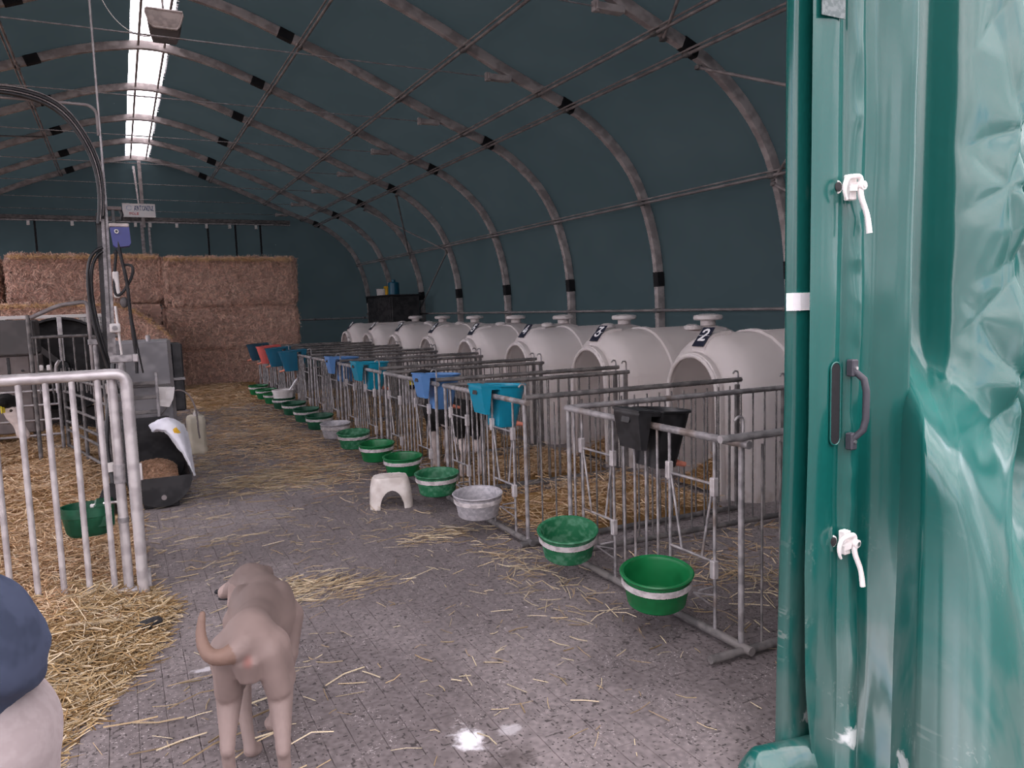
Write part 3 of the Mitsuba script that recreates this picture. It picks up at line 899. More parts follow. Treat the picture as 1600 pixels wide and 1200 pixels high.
for i in range(8):
    for c in GATES[i]:
        if bi >= len(BT): break
        b, lab, tilt = BT[bi]
        xf = PEN[i][2]
        cx, cy, cz = xf - .205, c + .02, .17
        M = T().translate([cx, cy, cz + .12]).rotate([1, 0, 0], tilt).rotate([0, 1, 0], -tilt * .6).translate([0, 0, -.12])
        key = 'bowlply_' + b
        if key not in _ROD: _ROD[key] = mikit.ply(BOWL, b, smooth=40)
        k = thing('feed_bowl', lab, 'bowl', 'feed bowls along the pens')
        put(k, None, {**_ROD[key], 'to_world': M}, None)
        if 'ringply' not in _ROD: _ROD['ringply'] = mikit.ply(RING, 'ring_metal', smooth=40)
        pk = 'calf_pen' if i == 0 else f'calf_pen_{i:03d}'
        put(pk, 'bowl_ring', {**_ROD['ringply'], 'to_world': M}, None)
        bi += 1

# ---------------------------------------------------------------- teat buckets
def dring(w, d, z, y0=0.0, n=9, c=.35):
    """Rounded outline: flat back at y0, bulging front at y0 + d."""
    p = [(-w * .5, y0), (w * .5, y0)]
    a = np.linspace(0, np.pi, n)
    q = [(w * .5 * np.cos(t), y0 + d * (c + (1 - c) * np.sin(t))) for t in a]
    return np.array([(x, y, z) for x, y in p[:1] + p[1:] + q])
def bucket_meshes():
    """Local frame: x along the rail, y away from the rail (bucket side), z up; rail at the origin."""
    o = [dring(.185, .175, -.25, .035), dring(.19, .18, -.245, .035), dring(.255, .25, .045, .03), dring(.275, .27, .05, .022), dring(.275, .27, .06, .022)]
    i = [dring(.262, .257, .06, .028), dring(.24, .237, .045, .037), dring(.175, .165, -.235, .042)]
    rings = np.array(o + i)
    body = loft(rings)
    # hook: bridge over the rail and a hollow flap on the other side
    br = hull([(-.11, -.06, .03), (.11, -.06, .03), (-.11, .04, .03), (.11, .04, .03), (-.112, -.06, .055), (.112, -.06, .055), (-.112, .04, .058), (.112, .04, .058)])
    fl = hull([(-.115, -.035, .05), (.115, -.035, .05), (-.115, -.115, .05), (.115, -.115, .05), (-.095, -.04, -.15), (.095, -.04, -.15), (-.095, -.075, -.15), (.095, -.075, -.15), (-.11, -.12, .03), (.11, -.12, .03)])
    slot = prism([(-.035, 0), (.03, 0), (.035, .008), (.035, .022), (.03, .03), (-.03, .03), (-.035, .022)], .004, frame_matrix([0, -.1185, -.01], [1, 0, 0], [0, .15, 1]))
    lip = cat_([hull([(sx * .118, sy, z) for sx in (-1, 1) for sy in (-.125, -.03) for z in (.05, .062)])])
    teat = pipe([(.02, .17, -.222), (.02, .215, -.232), (.02, .25, -.24), (.02, .285, -.246), (.02, .29, -.247)], [.022, .020, .0155, .0145, .008], 12)
    return body, cat_([br, fl, lip]), slot, teat
BB, BH, BS, BTT = bucket_meshes()
def teat_bucket(y, xf, out, col, label, ang=0.0, tag=False, dz=.02, lean=3):
    k = thing('teat_bucket', label, 'bucket')
    # inside: bucket y axis points to +X (into the pen); outside: to -X
    M = T().translate([xf, y, 1.0 + dz]).rotate([0, 0, 1], (90 if out else -90) + ang).rotate([1, 0, 0], -lean)
    for nm, m, b in (('body', BB, col), ('hook', BH, col), ('handle_slot', BS, 'black_plastic'), ('teat', BTT, 'teat_rubber')):
        kk = (nm, b)
        if kk not in _ROD: _ROD[kk] = mikit.ply(m, b, smooth=35)
        put(k, nm, {**_ROD[kk], 'to_world': M}, None, label='pink rubber teat' if nm == 'teat' else None)
    if tag:
        m = rbox([-.03, -.001, -.045], [.03, .001, .045], .0004)
        m.apply_transform(np.array((M @ T().translate([.06, .058, -.12])).matrix, float))
        put(k, 'paper_label', m, 'white_print')
teat_bucket(3.24, 2.45, False, 'black_plastic', 'black teat bucket hung over the rail of the nearest pen', lean=5)
teat_bucket(4.98, 2.37, False, 'teal_plastic', 'bright teal teat bucket hung on the rail of the second pen', tag=True)
teat_bucket(6.20, 2.37, False, 'blue_plastic', 'sky blue teat bucket between the teal bucket and the calf')
teat_bucket(8.22, 2.37, False, 'teal_plastic', 'smaller-looking teal teat bucket in the middle of the pen row')
teat_bucket(9.42, 2.37, False, 'blue_plastic', 'sky blue teat bucket next to the farther teal one')
teat_bucket(11.75, 2.37, True, 'petrol_plastic', 'petrol blue teat bucket hanging over the aisle above the white pail')
teat_bucket(12.95, 2.37, True, 'petrol_plastic', 'petrol blue teat bucket just right of the coral bucket')
teat_bucket(13.85, 2.37, True, 'coral_plastic', 'coral red teat bucket hanging over the aisle')
teat_bucket(15.0, 2.37, True, 'dark_teal_plastic', 'dark blue teat bucket, leftmost of those over the aisle')
# white pail with a whisk in a bowl
yb = GATES[5][1] + .02
k = thing('white_pail', 'small white plastic pail standing in a dark green bowl', 'pail')
put(k, 'pail', lathe([(0, 0), (.132, 0), (.136, .004), (.158, .235), (.167, .237), (.167, .262), (.156, .263), (.131, .012), (0, .010)], 32, (2.165, yb, .200)), 'white_plastic', 40)
k = thing('whisk', 'steel balloon whisk leaning out of the white pail', 'whisk')
c0, c1 = np.array([2.08, yb + .05, .24]), np.array([2.44, yb - .10, .66])
ax = (c1 - c0) / np.linalg.norm(c1 - c0)
rod(k, 'handle', c0, c0 + ax * .24, .010, 'chrome')
sx = np.cross(ax, [0, 0, 1.0]); sx /= np.linalg.norm(sx); sy = np.cross(ax, sx)
for t in np.linspace(0, np.pi, 6)[:-1]:
    d = sx * np.cos(t) + sy * np.sin(t)
    s = np.linspace(-1, 1, 15)
    L = np.linalg.norm(c1 - c0) - .24
    put(k, 'wire', pipe([c0 + ax * (.24 + L * (1 - a * a) ** .6) + d * .055 * np.sign(a) * abs(a) ** .6 * (1 - abs(a) ** 4) for a in s], .0028, 6), 'chrome')
# step stool
k = thing('step_stool', 'dirty white plastic step stool below the green bowls', 'stool')
def stool():
    L, W, H = .36, .28, .265
    o = []
    def rr(l, w, z, n=6, r=.07):
        pts = []
        for cx, cy, a0 in ((1, 1, 0), (-1, 1, 90), (-1, -1, 180), (1, -1, 270)):
            for a in np.linspace(a0, a0 + 90, n):
                pts.append((cx * (l / 2 - r) + r * math.cos(math.radians(a)), cy * (w / 2 - r) + r * math.sin(math.radians(a)), z))
        return pts
    m = loft([rr(L, W, 0), rr(L - .02, W - .02, .14), rr(L - .05, W - .05, .225), rr(L - .08, W - .08, .255), rr(L - .14, W - .14, H)])
    i = loft([rr(L - .03, W - .03, -.02, r=.06), rr(L - .05, W - .05, .14, r=.06), rr(L - .08, W - .08, .235, r=.05)])
    mm = lambda q: m3.Manifold(m3.Mesh(np.asarray(q.vertices, np.float32), np.asarray(q.faces, np.uint32)))
    b = mm(m) - mm(i)
    def tunnel(w, h, along):
        c = m3.CrossSection([[(-w / 2, -.1)] + [(w / 2 * math.cos(a) * 1, -.0 + h * math.sin(a)) for a in np.linspace(math.pi, 0, 14)][::-1][::-1] + [(w / 2, -.1)]], m3.FillRule.NonZero)
        t = m3.Manifold.extrude(c, 1.0).translate([0, 0, -.5]).rotate([90, 0, 0])
        return t.rotate([0, 0, 90]) if along else t
    b = b - tunnel(.20, .155, False) - tunnel(.15, .13, True)
    g = b.to_mesh()
    return trimesh.Trimesh(g.vert_properties[:, :3], g.tri_verts, process=False)
sm = stool()
sm = mv(rot(sm, -14, [0, 0, 1]), [1.925, 6.05, 0])
put(k, 'body', sm, 'stool_plastic', 35)
fm = cat_([rbox([a - .012, b - .012, .2655], [a + .012, b + .012, .2685], .001) for a in np.linspace(-.08, .08, 5) for b in np.linspace(-.05, .05, 4)])
put(k, 'tread_studs', mv(rot(fm, -14, [0, 0, 1]), [1.925, 6.05, -.002]), 'stool_plastic', kind='stuff')

# ---------------------------------------------------------------- black cabinet against the right wall
k = thing('black_cabinet', 'tall dark cabinet by the right wall behind the farthest hutches', 'cabinet')
put(k, 'body', rbox([5.75, 17.3, 0], [6.45, 19.2, 1.97], .015), 'dull_black')
for a, b in ((17.34, 18.23), (18.27, 19.16)):
    put(k, 'door', rbox([5.725, a, .06], [5.752, b, 1.93], .006), 'dull_black')
put(k, 'top_board', rbox([5.70, 17.25, 1.97], [6.48, 19.25, 2.0], .005), 'dull_black')
single('white_tub', lathe([(0, 0), (.14, 0), (.155, .16), (.16, .17), (.145, .17), (.13, .01), (0, .01)], 24, (6.0, 18.75, 2.0)), 'white_plastic', 'pale round tub on top of the dark cabinet', 'tub')
single('yellow_scoop', cat_([rbox([5.95, 18.2, 2.17], [6.05, 18.5, 2.23], .01), rbox([5.96, 18.28, 2.0], [6.04, 18.42, 2.18], .01)]), 'yellow', 'yellow scoop standing on top of the dark cabinet', 'scoop')
single('blue_canister', lathe([(0, 0), (.13, 0), (.135, .01), (.135, .27), (.12, .30), (.05, .315), (.045, .35), (.05, .37), (0, .37)], 24, (6.0, 17.85, 2.0)), 'petrol_plastic', 'blue green canister on top of the dark cabinet', 'canister')

# ---------------------------------------------------------------- straw bales
def bale(name, label, lo, hi, slump=None, seed=0, dens=1.0, rough=.035, top_straw=True):
    lo, hi = np.array(lo, float), np.array(hi, float)
    k = thing(name, label, 'bale')
    b = rbox(lo, hi, .06)
    b = b.subdivide_to_size(.16)
    b.merge_vertices()
    for _ in range(1): trimesh.smoothing.filter_laplacian(b, iterations=2)
    v = np.array(b.vertices)
    n = np.array(b.vertex_normals)
    f = meshkit.fbm(v * [5, 5, 9] + seed, 4, seed) - .5
    layer = .5 - np.abs(np.mod((v[:, 0] - lo[0]) / .42 + .3 * meshkit.noise(v * 2, seed), 1) - .5)
    v = v + n * (f * 2 * rough + .012 * (layer - .25))[:, None]
    if slump is not None: v = slump(v)
    b = trimesh.Trimesh(v, b.faces, process=False)
    put(k, 'body', b, 'bale_core', smooth=False)
    vis = b.face_normals @ np.array([0.15, -1, .25]) > -.25
    w = b.area_faces * vis
    g = np.random.default_rng(seed + 300)
    cnt = int(1500 * w.sum() * dens)
    fi = g.choice(len(w), cnt, p=w / w.sum())
    bc = g.dirichlet([1, 1, 1], cnt)
    P = (b.triangles[fi] * bc[:, :, None]).sum(1)
    N = b.face_normals[fi]
    D = g.normal(size=(cnt, 3))
    D -= N * (D * N).sum(1, keepdims=True) * g.uniform(.55, .95, cnt)[:, None]
    D *= [1.0, 1.0, 1.25]
    straw_on(k, 'straws', P + N * .004, g.uniform(.06, .19, cnt), D, w=.0105, seed=seed, cols=[[0.64, 0.415, 0.335], [0.78, 0.54, 0.44], [0.42, 0.25, 0.19], [0.88, 0.66, 0.54]], shade=(.55, 1.25), kind='stuff')
    if top_straw:
        m = int(150 * (hi[0] - lo[0]))
        P = np.c_[g.uniform(lo[0] + .03, hi[0] - .08, m), lo[1] + g.uniform(0, .25, m), np.full(m, hi[2] + .0)]
        if slump is not None: P = slump(P)
        D = np.c_[g.normal(size=m), g.normal(size=m), np.abs(g.normal(size=m)) * 1.2]
        straw_on(k, 'top_straws', P, g.uniform(.07, .16, m), D, w=.009, seed=seed + 7, cols=[[0.62, 0.40, 0.2], [0.72, 0.5, 0.28]], kind='stuff')
    return k
bale('straw_bale', 'top bale of the tall right-hand stack of straw bales', [.92, 18.05, 1.81], [3.74, 19.25, 2.88], seed=1)
bale('straw_bale', 'middle bale of the tall right-hand stack of straw bales', [.94, 18.06, .835], [3.73, 19.25, 1.79], seed=2, top_straw=False)
bale('straw_bale', 'bottom bale of the tall right-hand stack, on the floor', [1.0, 18.04, .0], [3.68, 19.25, .815], seed=3, top_straw=False)
bale('straw_bale', 'upper bale at the left behind the black hoses', [-1.98, 18.3, 1.94], [.90, 19.5, 2.94], seed=4)
def slump(v):
    v = v.copy()
    s = np.clip((v[:, 0] + .15) / 1.15, 0, 1.3)
    v[:, 2] = v[:, 2] * (1 - .42 * s ** 1.6)
    v[:, 1] += .15 * np.clip(v[:, 2] - 1.2, 0, 1)
    return v
bale('straw_bale', 'lower left bale with a crumbled sloping end below the upper bale', [-3.2, 16.9, .0], [1.0, 18.1, 1.92], slump=slump, seed=5, rough=.06)
bale('straw_bale', 'darker bale cut off by the left edge of the picture', [-4.6, 18.5, 1.94], [-2.12, 19.6, 2.92], seed=6, dens=.5)
bale('straw_bale', 'bale resting on the floor behind the lower left bale', [-3.4, 18.45, 0], [.94, 19.5, 1.91], seed=7, dens=.12, top_straw=False)

# ---------------------------------------------------------------- left pen: bedding
g = np.random.default_rng(500)
def bedz(x, y):
    e = np.clip((-.02 - x) / .45, 0, 1) * np.clip((y - 4.1) / .7, 0, 1)
    n = meshkit.fbm(np.stack([x * 1.6, y * 1.6, x * 0], -1), 4, 21)
    far = np.clip((y - 6.2) / 2.0, 0, 1)
    return e ** .6 * (.05 + .10 * n + .14 * far * np.clip((-x) / .8, .3, 1) * (.6 + .6 * n))
k = thing('pen_bedding', 'deep golden straw bedding behind the shiny gate', 'straw', kind='stuff')
bx, by = np.meshgrid(np.linspace(-5.2, .06, 90), np.linspace(4.0, 15.8, 150), indexing='ij')
put(k, 'bed', loft(np.stack([bx, by, bedz(bx, by) - .012], -1), caps=False, closed=False), 'straw_bed', smooth=True, kind='stuff')
for lo, hi, n, L, s in (((-1.3, 4.2), (.0, 6.6), 9500, (.06, .20), 1), ((-2.2, 6.6), (.05, 10.5), 8500, (.08, .22), 2), ((-4.8, 4.2), (-1.3, 8), 2500, (.08, .24), 3), ((-3.5, 10.5), (.0, 15.5), 2500, (.1, .26), 4)):
    P = np.c_[g.uniform(lo[0], hi[0], n), g.uniform(lo[1], hi[1], n), np.zeros(n)]
    P[:, 2] = bedz(P[:, 0], P[:, 1]) + g.uniform(-.005, .022, n)
    straw_on(k, 'straws', P, g.uniform(*L, n), flat_dirs(n, g, .28), w=.0048, seed=520 + s, kind='stuff')
# loose tongue of straw spilling out under the gate
k = thing('spilled_straw', 'bright golden straw spilling out under the shiny gate', 'straw', kind='stuff')
n = 5200
a = g.beta(1.2, 1.8, n)
Y = 5.0 - a * 2.35
X = np.interp(Y, [2.6, 3.2, 4.1, 4.5, 5.0], [-.42, -.33, .05, .16, .03]) - np.abs(g.normal(size=n)) * np.interp(Y, [2.6, 3.5, 5.0], [.20, .36, .55])
Y = Y + .05 * g.normal(size=n)
dens = np.clip((4.6 - np.abs(Y - 4.2) * 1.0) / 4.6, .1, 1)
hgt = np.interp(Y, [2.6, 3.4, 4.3, 5.0], [.012, .035, .10, .12]) * np.clip((np.interp(Y, [2.6, 3.2, 4.1, 4.5, 5.0], [-.40, -.30, .08, .2, .06]) - X) / .35, 0.05, 1)
P = np.c_[X, Y, .004 + hgt * g.uniform(.1, 1.0, n)]
straw_on(k, 'straws', P, g.uniform(.06, .26, n), flat_dirs(n, g, .22), w=.0048, seed=530, cols=[[0.34, 0.23, 0.11], [0.43, 0.325, 0.185], [0.25, 0.155, 0.065], [0.50, 0.41, 0.28]], kind='stuff')
single('dark_stone', blob([((.0, 4.28, .04), (.05, .035, .03), None), ((.05, 4.31, .045), (.035, .03, .025), None)], .008, .012, it=4), 'dull_black', 'dark lump lying in the straw at the foot of the gate post', 'stone', smooth=True)

# loose straw on the aisle
k = thing('aisle_straw', 'loose straws scattered over the aisle paving', 'straw', kind='stuff')
def scatter(n, cx, cy, sx, sy, L, z=.012, w=.0042, seed=0, cols=None, yaw=None, sq=False):
    gg = np.random.default_rng(seed)
    if sq: P = np.c_[gg.uniform(cx - sx, cx + sx, n), gg.uniform(cy - sy, cy + sy, n)]
    else: P = np.c_[cx + gg.normal(size=n) * sx, cy + gg.normal(size=n) * sy]
    P = np.c_[P, gg.uniform(.002, z, n)]
    keep = (P[:, 0] < 2.45) | (cx > 2.3)
    D = flat_dirs(n, gg, .04)
    if yaw is not None:
        a = math.radians(yaw) + gg.normal(size=n) * .45
        D = np.stack([np.cos(a), np.sin(a), gg.normal(size=n) * .04], 1)
    straw_on(k, 'straws', P[keep], gg.uniform(*L, n)[keep], D[keep], w=w, seed=seed + 1, cols=cols, kind='stuff')
pale = [[0.42, 0.33, 0.21], [0.51, 0.43, 0.30], [0.32, 0.23, 0.135]]
scatter(380, .95, 4.4, 1.4, 2.3, (.03, .13), seed=601, cols=pale, sq=True, w=.0034)
scatter(260, .95, 7.5, 1.3, 2.4, (.05, .18), seed=602, cols=pale, sq=True)
scatter(170, .95, 4.38, .20, .12, (.07, .26), .035, seed=603, cols=pale, yaw=15)
scatter(90, .85, 4.55, .12, .06, (.05, .18), .03, seed=604, cols=pale)
scatter(80, 1.95, 5.0, .20, .07, (.08, .25), .03, seed=605, cols=pale, yaw=-20)
scatter(460, 1.30, 7.6, .42, .30, (.08, .26), .03, seed=606, cols=pale, yaw=-10)
scatter(900, 1.75, 9.0, .38, 1.2, (.08, .28), .045, seed=607)
scatter(1300, 1.7, 11.6, .45, 1.6, (.08, .28), .05, seed=608)
scatter(700, 1.5, 14.6, .9, 1.5, (.1, .3), .05, seed=609)
scatter(500, 1.0, 10.6, .35, .8, (.08, .25), .03, seed=610)
scatter(120, 2.15, 4.1, .12, .4, (.06, .2), .03, seed=611, cols=pale)
scatter(50, 2.6, 3.3, .5, .6, (.06, .18), .02, seed=612, cols=pale)
scatter(220, .62, 8.9, .2, .5, (.06, .2), .02, seed=613, cols=pale)
scatter(70, .5, 5.6, .25, .7, (.06, .2), .02, seed=614, cols=pale, yaw=5)
scatter(26, .1, 3.15, .22, .4, (.10, .32), .02, seed=615, cols=pale, yaw=15, w=.006)
scatter(40, 1.3, 2.9, .6, .5, (.04, .12), .012, seed=616, cols=pale, w=.0045)
scatter(90, 3.25, 3.2, .2, .18, (.1, .3), .03, seed=617, cols=pale)
k = thing('straw_litter', 'thick trodden straw at the foot of the bales', 'straw', kind='stuff')
gg = np.random.default_rng(640)
n = 3200
P = np.c_[gg.uniform(.55, 2.35, n), 18.0 - gg.beta(1.2, 2.2, n) * 4.0, np.zeros(n)]
P[:, 2] = .01 + .12 * np.clip((P[:, 1] - 14.5) / 3.5, 0, 1) * gg.uniform(.2, 1, n)
bx, by = np.meshgrid(np.linspace(.3, 2.6, 20), np.linspace(13.6, 18.05, 26), indexing='ij')
put(k, 'bed', loft(np.stack([bx, by, .10 * np.clip((by - 14.3) / 3.5, 0, 1) - .006 + .03 * (meshkit.fbm(np.stack([bx * 3, by * 3, bx * 0], -1), 3, 4) - .5)], -1), caps=False, closed=False), 'straw_bed', smooth=True, kind='stuff')
straw_on(k, 'straws', P, gg.uniform(.08, .28, n), flat_dirs(n, gg, .2), w=.007, seed=641, kind='stuff')

# ---------------------------------------------------------------- shiny gate in the left foreground
k = thing('steel_gate', 'shiny galvanised pipe gate with upright bars in the left foreground', 'gate')
GY = 4.86
put(k, 'frame_pipe', pipe([(-2.9, GY, 1.33), (0.008, GY, 1.33), (0.008, GY, .0)], .0315, 16, bend=.07), 'galvanised_bright', 40)
rod(k, 'bottom_rail', [-2.9, GY, .05], [.0, GY, .05], .025, 'galvanised', sides=12)
for j in range(19):
    x = -.14 - .126 * j
    rod(k, 'bar', [x, GY, .05], [x, GY, 1.32], .0165, 'galvanised_bright', sides=12)
k = thing('gate_post', 'round steel post standing close behind the end of the shiny gate', 'post')
rod(k, 'post', [-.068, GY + .05, 0], [-.068, GY + .05, 1.30], .027, 'galvanised_bright', sides=14)
put(k, 'sleeve', cyl([-.068, GY + .05, .69], [-.068, GY + .05, .80], .033, 14), 'galvanised')
put(k, 'catch', rbox([.036, GY - .01, .70], [.052, GY + .02, .80], .004), 'galvanised_bright')
put(k, 'pipe_clip', cyl([-.068, GY + .05, .455], [-.068, GY + .05, .485], .031, 14), 'galvanised')
put(k, 'hinge', rbox([.036, GY - .015, .06], [.055, GY + .02, .17], .004), 'galvanised')
# drinker
k = thing('animal_drinker', 'dark green water bowl fixed inside the shiny gate', 'drinker')
def rr2(cx, cy, l, w, z, r, n=6):
    pts = []
    r = min(r, l / 2 - .002, w / 2 - .002)
    for sx, sy, a0 in ((1, 1, 0), (-1, 1, 90), (-1, -1, 180), (1, -1, 270)):
        for a in np.linspace(a0, a0 + 90, n):
            pts.append((cx + sx * (l / 2 - r) + r * math.cos(math.radians(a)), cy + sy * (w / 2 - r) + r * math.sin(math.radians(a)), z))
    return pts
dx, dy = -.25, 5.02
put(k, 'basin', loft([rr2(dx, dy, .20, .13, .385, .06), rr2(dx, dy, .24, .17, .41, .08), rr2(dx, dy, .272, .205, .50, .101), rr2(dx - .0, dy, .285, .215, .505, .106), rr2(dx, dy, .285, .215, .56, .106), rr2(dx, dy, .268, .20, .56, .099), rr2(dx - .01, dy, .21, .16, .43, .07)]), 'dark_green_plastic', 35)
put(k, 'valve_box', rbox([-.215, 4.93, .43], [-.115, 5.11, .575], .012), 'dark_green_plastic')
put(k, 'back_plate', hull([(-.20, 5.10, .55), (-.10, 5.10, .55), (-.20, 5.12, .55), (-.10, 5.12, .55), (-.155, 5.10, .655), (-.10, 5.10, .655), (-.155, 5.12, .655), (-.10, 5.12, .655)]), 'dull_black')
put(k, 'tongue', rbox([-.235, 4.97, .548], [-.165, 5.0, .568], .008), 'white_plastic')
put(k, 'inlet_pipe', pipe([(-.165, 4.94, .575), (-.10, 4.93, .575), (-.07, 4.92, .57)], .009, 8), 'chrome')
k = thing('water_hose', 'black hose with a white collar hanging behind the gate post', 'hose')
put(k, 'hose', pipe(smoothpath([(-.06, 5.6, 1.35), (-.10, 5.55, 1.1), (-.135, 5.5, .80), (-.12, 5.45, .62), (-.11, 5.35, .45), (-.11, 5.15, .56)], 30), .016, 10), 'black_plastic', 50)
put(k, 'collar', cyl([-.118, 5.46, .66], [-.124, 5.47, .72], .03, 12), 'white_plastic')
put(k, 'clamp', cyl([-.09, 5.56, 1.16], [-.095, 5.56, 1.22], .024, 12), 'galvanised')

# ---------------------------------------------------------------- cross fences in the left pen
k = thing('pen_fence', 'low fence of five horizontal pipes behind the calf at the left', 'fence')
for z in (.21, .36, .53, .70, .86):
    rod(k, 'rail', [-3.4, 9.95, z], [-.66, 9.9, z], .014, 'galvanised_bright', sides=10)
for x in (-.672, -2.0, -3.3):
    rod(k, 'post', [x, 9.9, 0], [x, 9.9, .93], .019, 'galvanised', sides=10)
k = thing('pen_fence', 'grey horizontal rail fence running back between the gate and the feeder', 'fence')
for z in (.22, .40, .50, .66, .84, 1.0):
    rod(k, 'rail', [-.62, 9.9, z], [-.17, 8.0, z], .015, 'galvanised_dirty', sides=10)
for q in ((-.62, 9.9), (-.17, 8.0), (-.4, 8.97)):
    rod(k, 'post', [q[0], q[1], 0], [q[0], q[1], 1.1], .019, 'galvanised_dirty', sides=10)
for j in range(9):
    t = .1 + j * .1
    rod(k, 'bar', [-.62 + .45 * t, 9.9 - 1.9 * t, .9], [-.62 + .45 * t, 9.9 - 1.9 * t, 1.12], .008, 'galvanised_dirty', sides=6)
# stall with raised handrail
k = thing('feeding_stall', 'steel feeding stall with a sloping handrail in front of the dark round tub', 'stall')
put(k, 'handrail', pipe([(-.80, 9.0, 1.67), (-.55, 9.0, 1.79), (-.285, 9.0, 1.825), (-.285, 9.0, .0)], .021, 12, bend=.06), 'purlin_steel', 50)
rod(k, 'top_bar', [-.82, 9.0, 1.475], [-.31, 9.0, 1.475], .016, 'galvanised_dirty', sides=10)
rod(k, 'top_bar', [-.28, 9.0, 1.455], [-.02, 9.0, 1.46], .02, 'galvanised_dirty', sides=10)
for x in (-.77, -.66, -.55, -.44, -.34):
    rod(k, 'bar', [x, 9.0, .9], [x, 9.0, 1.475], .0085, 'galvanised_dirty')
rod(k, 'post', [-.82, 9.0, 0], [-.82, 9.0, 1.70], .02, 'galvanised_dirty')
# grey cabinets
k = thing('feeder_cabinet', 'grey two-part cabinet at the left edge above the calf', 'cabinet')
put(k, 'upper_cover', rbox([-2.4, 10.5, 1.24], [-.905, 11.2, 1.655], .02), 'dark_grey_paint')
put(k, 'lower_panel', rbox([-2.4, 10.54, .32], [-.985, 11.2, 1.235], .012), 'taupe_panel')
put(k, 'end_panel', rbox([-.98, 10.53, .32], [-.90, 11.2, 1.235], .012), 'taupe_panel')
put(k, 'slot', rbox([-1.21, 10.53, 1.0], [-1.18, 10.545, 1.22], .004), 'black_plastic')
put(k, 'knob', cyl([-1.06, 10.50, 1.06], [-1.06, 10.545, 1.06], .014), 'black_plastic')
for x in (-2.3, -1.0):
    put(k, 'leg', rbox([x - .03, 10.7, 0], [x + .03, 10.76, .33], .004), 'galvanised_dirty')
k = thing('steel_fitting', 'small steel pipe bend with two white sockets beside the grey cabinet', 'fitting')
put(k, 'bend', pipe([(-.66, 9.6, .85), (-.66, 9.6, 1.14), (-.62, 9.55, 1.20)], .018, 10, bend=.04), 'galvanised_bright')
for x in (-.80, -.72): put(k, 'socket', rbox([x - .025, 9.58, 1.10], [x + .025, 9.63, 1.16], .006), 'white_plastic')
rod(k, 'carrier', [-.76, 9.64, .0], [-.76, 9.64, 1.12], .012, 'galvanised_dirty')
put(k, 'crossbar', rbox([-.83, 9.63, 1.08], [-.64, 9.65, 1.11], .004), 'galvanised_dirty')
# white screened canopy and round dark tub
k = thing('white_canopy', 'white framed panel with a mesh corner behind the dark round tub', 'panel')
put(k, 'top_rail', rbox([-1.75, 12.5, 1.665], [-.20, 12.58, 1.715], .008), 'white_metal')
put(k, 'end_panel', rbox([-.52, 12.53, 1.30], [-.20, 12.56, 1.67], .004), 'white_plastic')
for x in np.arange(-.50, -.2, .05): rod(k, 'wire', [x, 12.52, 1.30], [x, 12.52, 1.67], .003, 'galvanised_dirty', sides=6)
for z in np.arange(1.33, 1.66, .05): rod(k, 'wire', [-.52, 12.52, z], [-.2, 12.52, z], .003, 'galvanised_dirty', sides=6)
put(k, 'notice', rbox([-.42, 12.505, 1.50], [-.32, 12.518, 1.62], .002), 'taupe_panel')
put(k, 'left_frame', rbox([-1.75, 12.5, 1.45], [-1.40, 12.55, 1.67], .006), 'white_metal')
put(k, 'recess', rbox([-1.66, 12.485, 1.62], [-1.32, 12.51, 1.66], .004), 'black_plastic')
for x in (-1.72, -.24): put(k, 'leg', rbox([x - .025, 12.55, 0], [x + .025, 12.6, 1.67], .004), 'white_metal')
k = thing('round_tub', 'large dark round tub standing on edge behind the handrail', 'tub')
c = np.array([-.73, 11.95, 1.03])
ring = [(0.0, 0.0), (.60, 0.0), (.64, .02), (.65, .30), (.62, .30), (.60, .05), (0, .05)]
tub = lathe(ring, 48)
put(k, 'drum', mv(rot(tub, 90, [1, 0, 0]), c + [0, .3, 0]), 'dull_black', 35)
put(k, 'spoke', rbox(c + [-.03, -.03, .05], c + [.03, .0, .66], .006), 'galvanised_bright')
put(k, 'spoke', hull([c + [a, b, d] for a, d in ((-.52, .44), (-.48, .50), (.02, .02), (-.02, -.04)) for b in (-.03, .0)]), 'dark_grey_paint')
put(k, 'hub', cyl(c + [0, -.08, -.02], c + [0, .26, -.02], .07, 18), 'black_plastic')
put(k, 'chute', hull([c + [a, b, d] for a, d in ((-.42, .06), (-.34, .10), (-.14, -.24), (-.22, -.28)) for b in (-.12, -.06)]), 'taupe_panel')
put(k, 'stand', rbox(c + [-.35, .05, -1.03], c + [.35, .25, -.60], .01), 'dull_black')
put(k, 'motor', rbox(c + [-.13, -.3, -.5], c + [.12, -.02, -.05], .02), 'black_plastic')

# ---------------------------------------------------------------- automatic feeder with its mast
k = thing('calf_feeder', 'grey metal calf feeder housing with side rails under the mast', 'feeder')
put(k, 'housing', hull([(-.16, 8.0, .25), (.42, 8.0, .25), (-.16, 8.0, 1.40), (.40, 8.0, 1.405), (-.16, 8.55, .25), (.45, 8.55, .25), (-.16, 8.55, 1.42), (.42, 8.55, 1.42)]), 'grey_paint', smooth=False)
put(k, 'front_seam', rbox([-.16, 7.985, .98], [.41, 8.0, 1.0], .003), 'dark_grey_paint')
put(k, 'edge_strip', hull([(.40, 7.98, .45), (.43, 7.98, .45), (.385, 7.98, 1.42), (.415, 7.98, 1.42), (.40, 8.05, .45), (.43, 8.05, .45), (.385, 8.05, 1.42), (.415, 8.05, 1.42)]), 'dark_grey_paint')
put(k, 'side_cover', rbox([.42, 8.05, .72], [.52, 8.5, 1.38], .012), 'dull_black')
put(k, 'cover_edge', rbox([.42, 8.03, 1.02], [.53, 8.5, 1.05], .005), 'galvanised')
put(k, 'top_knob', cyl([.23, 8.2, 1.41], [.23, 8.2, 1.47], .02), 'galvanised_bright')
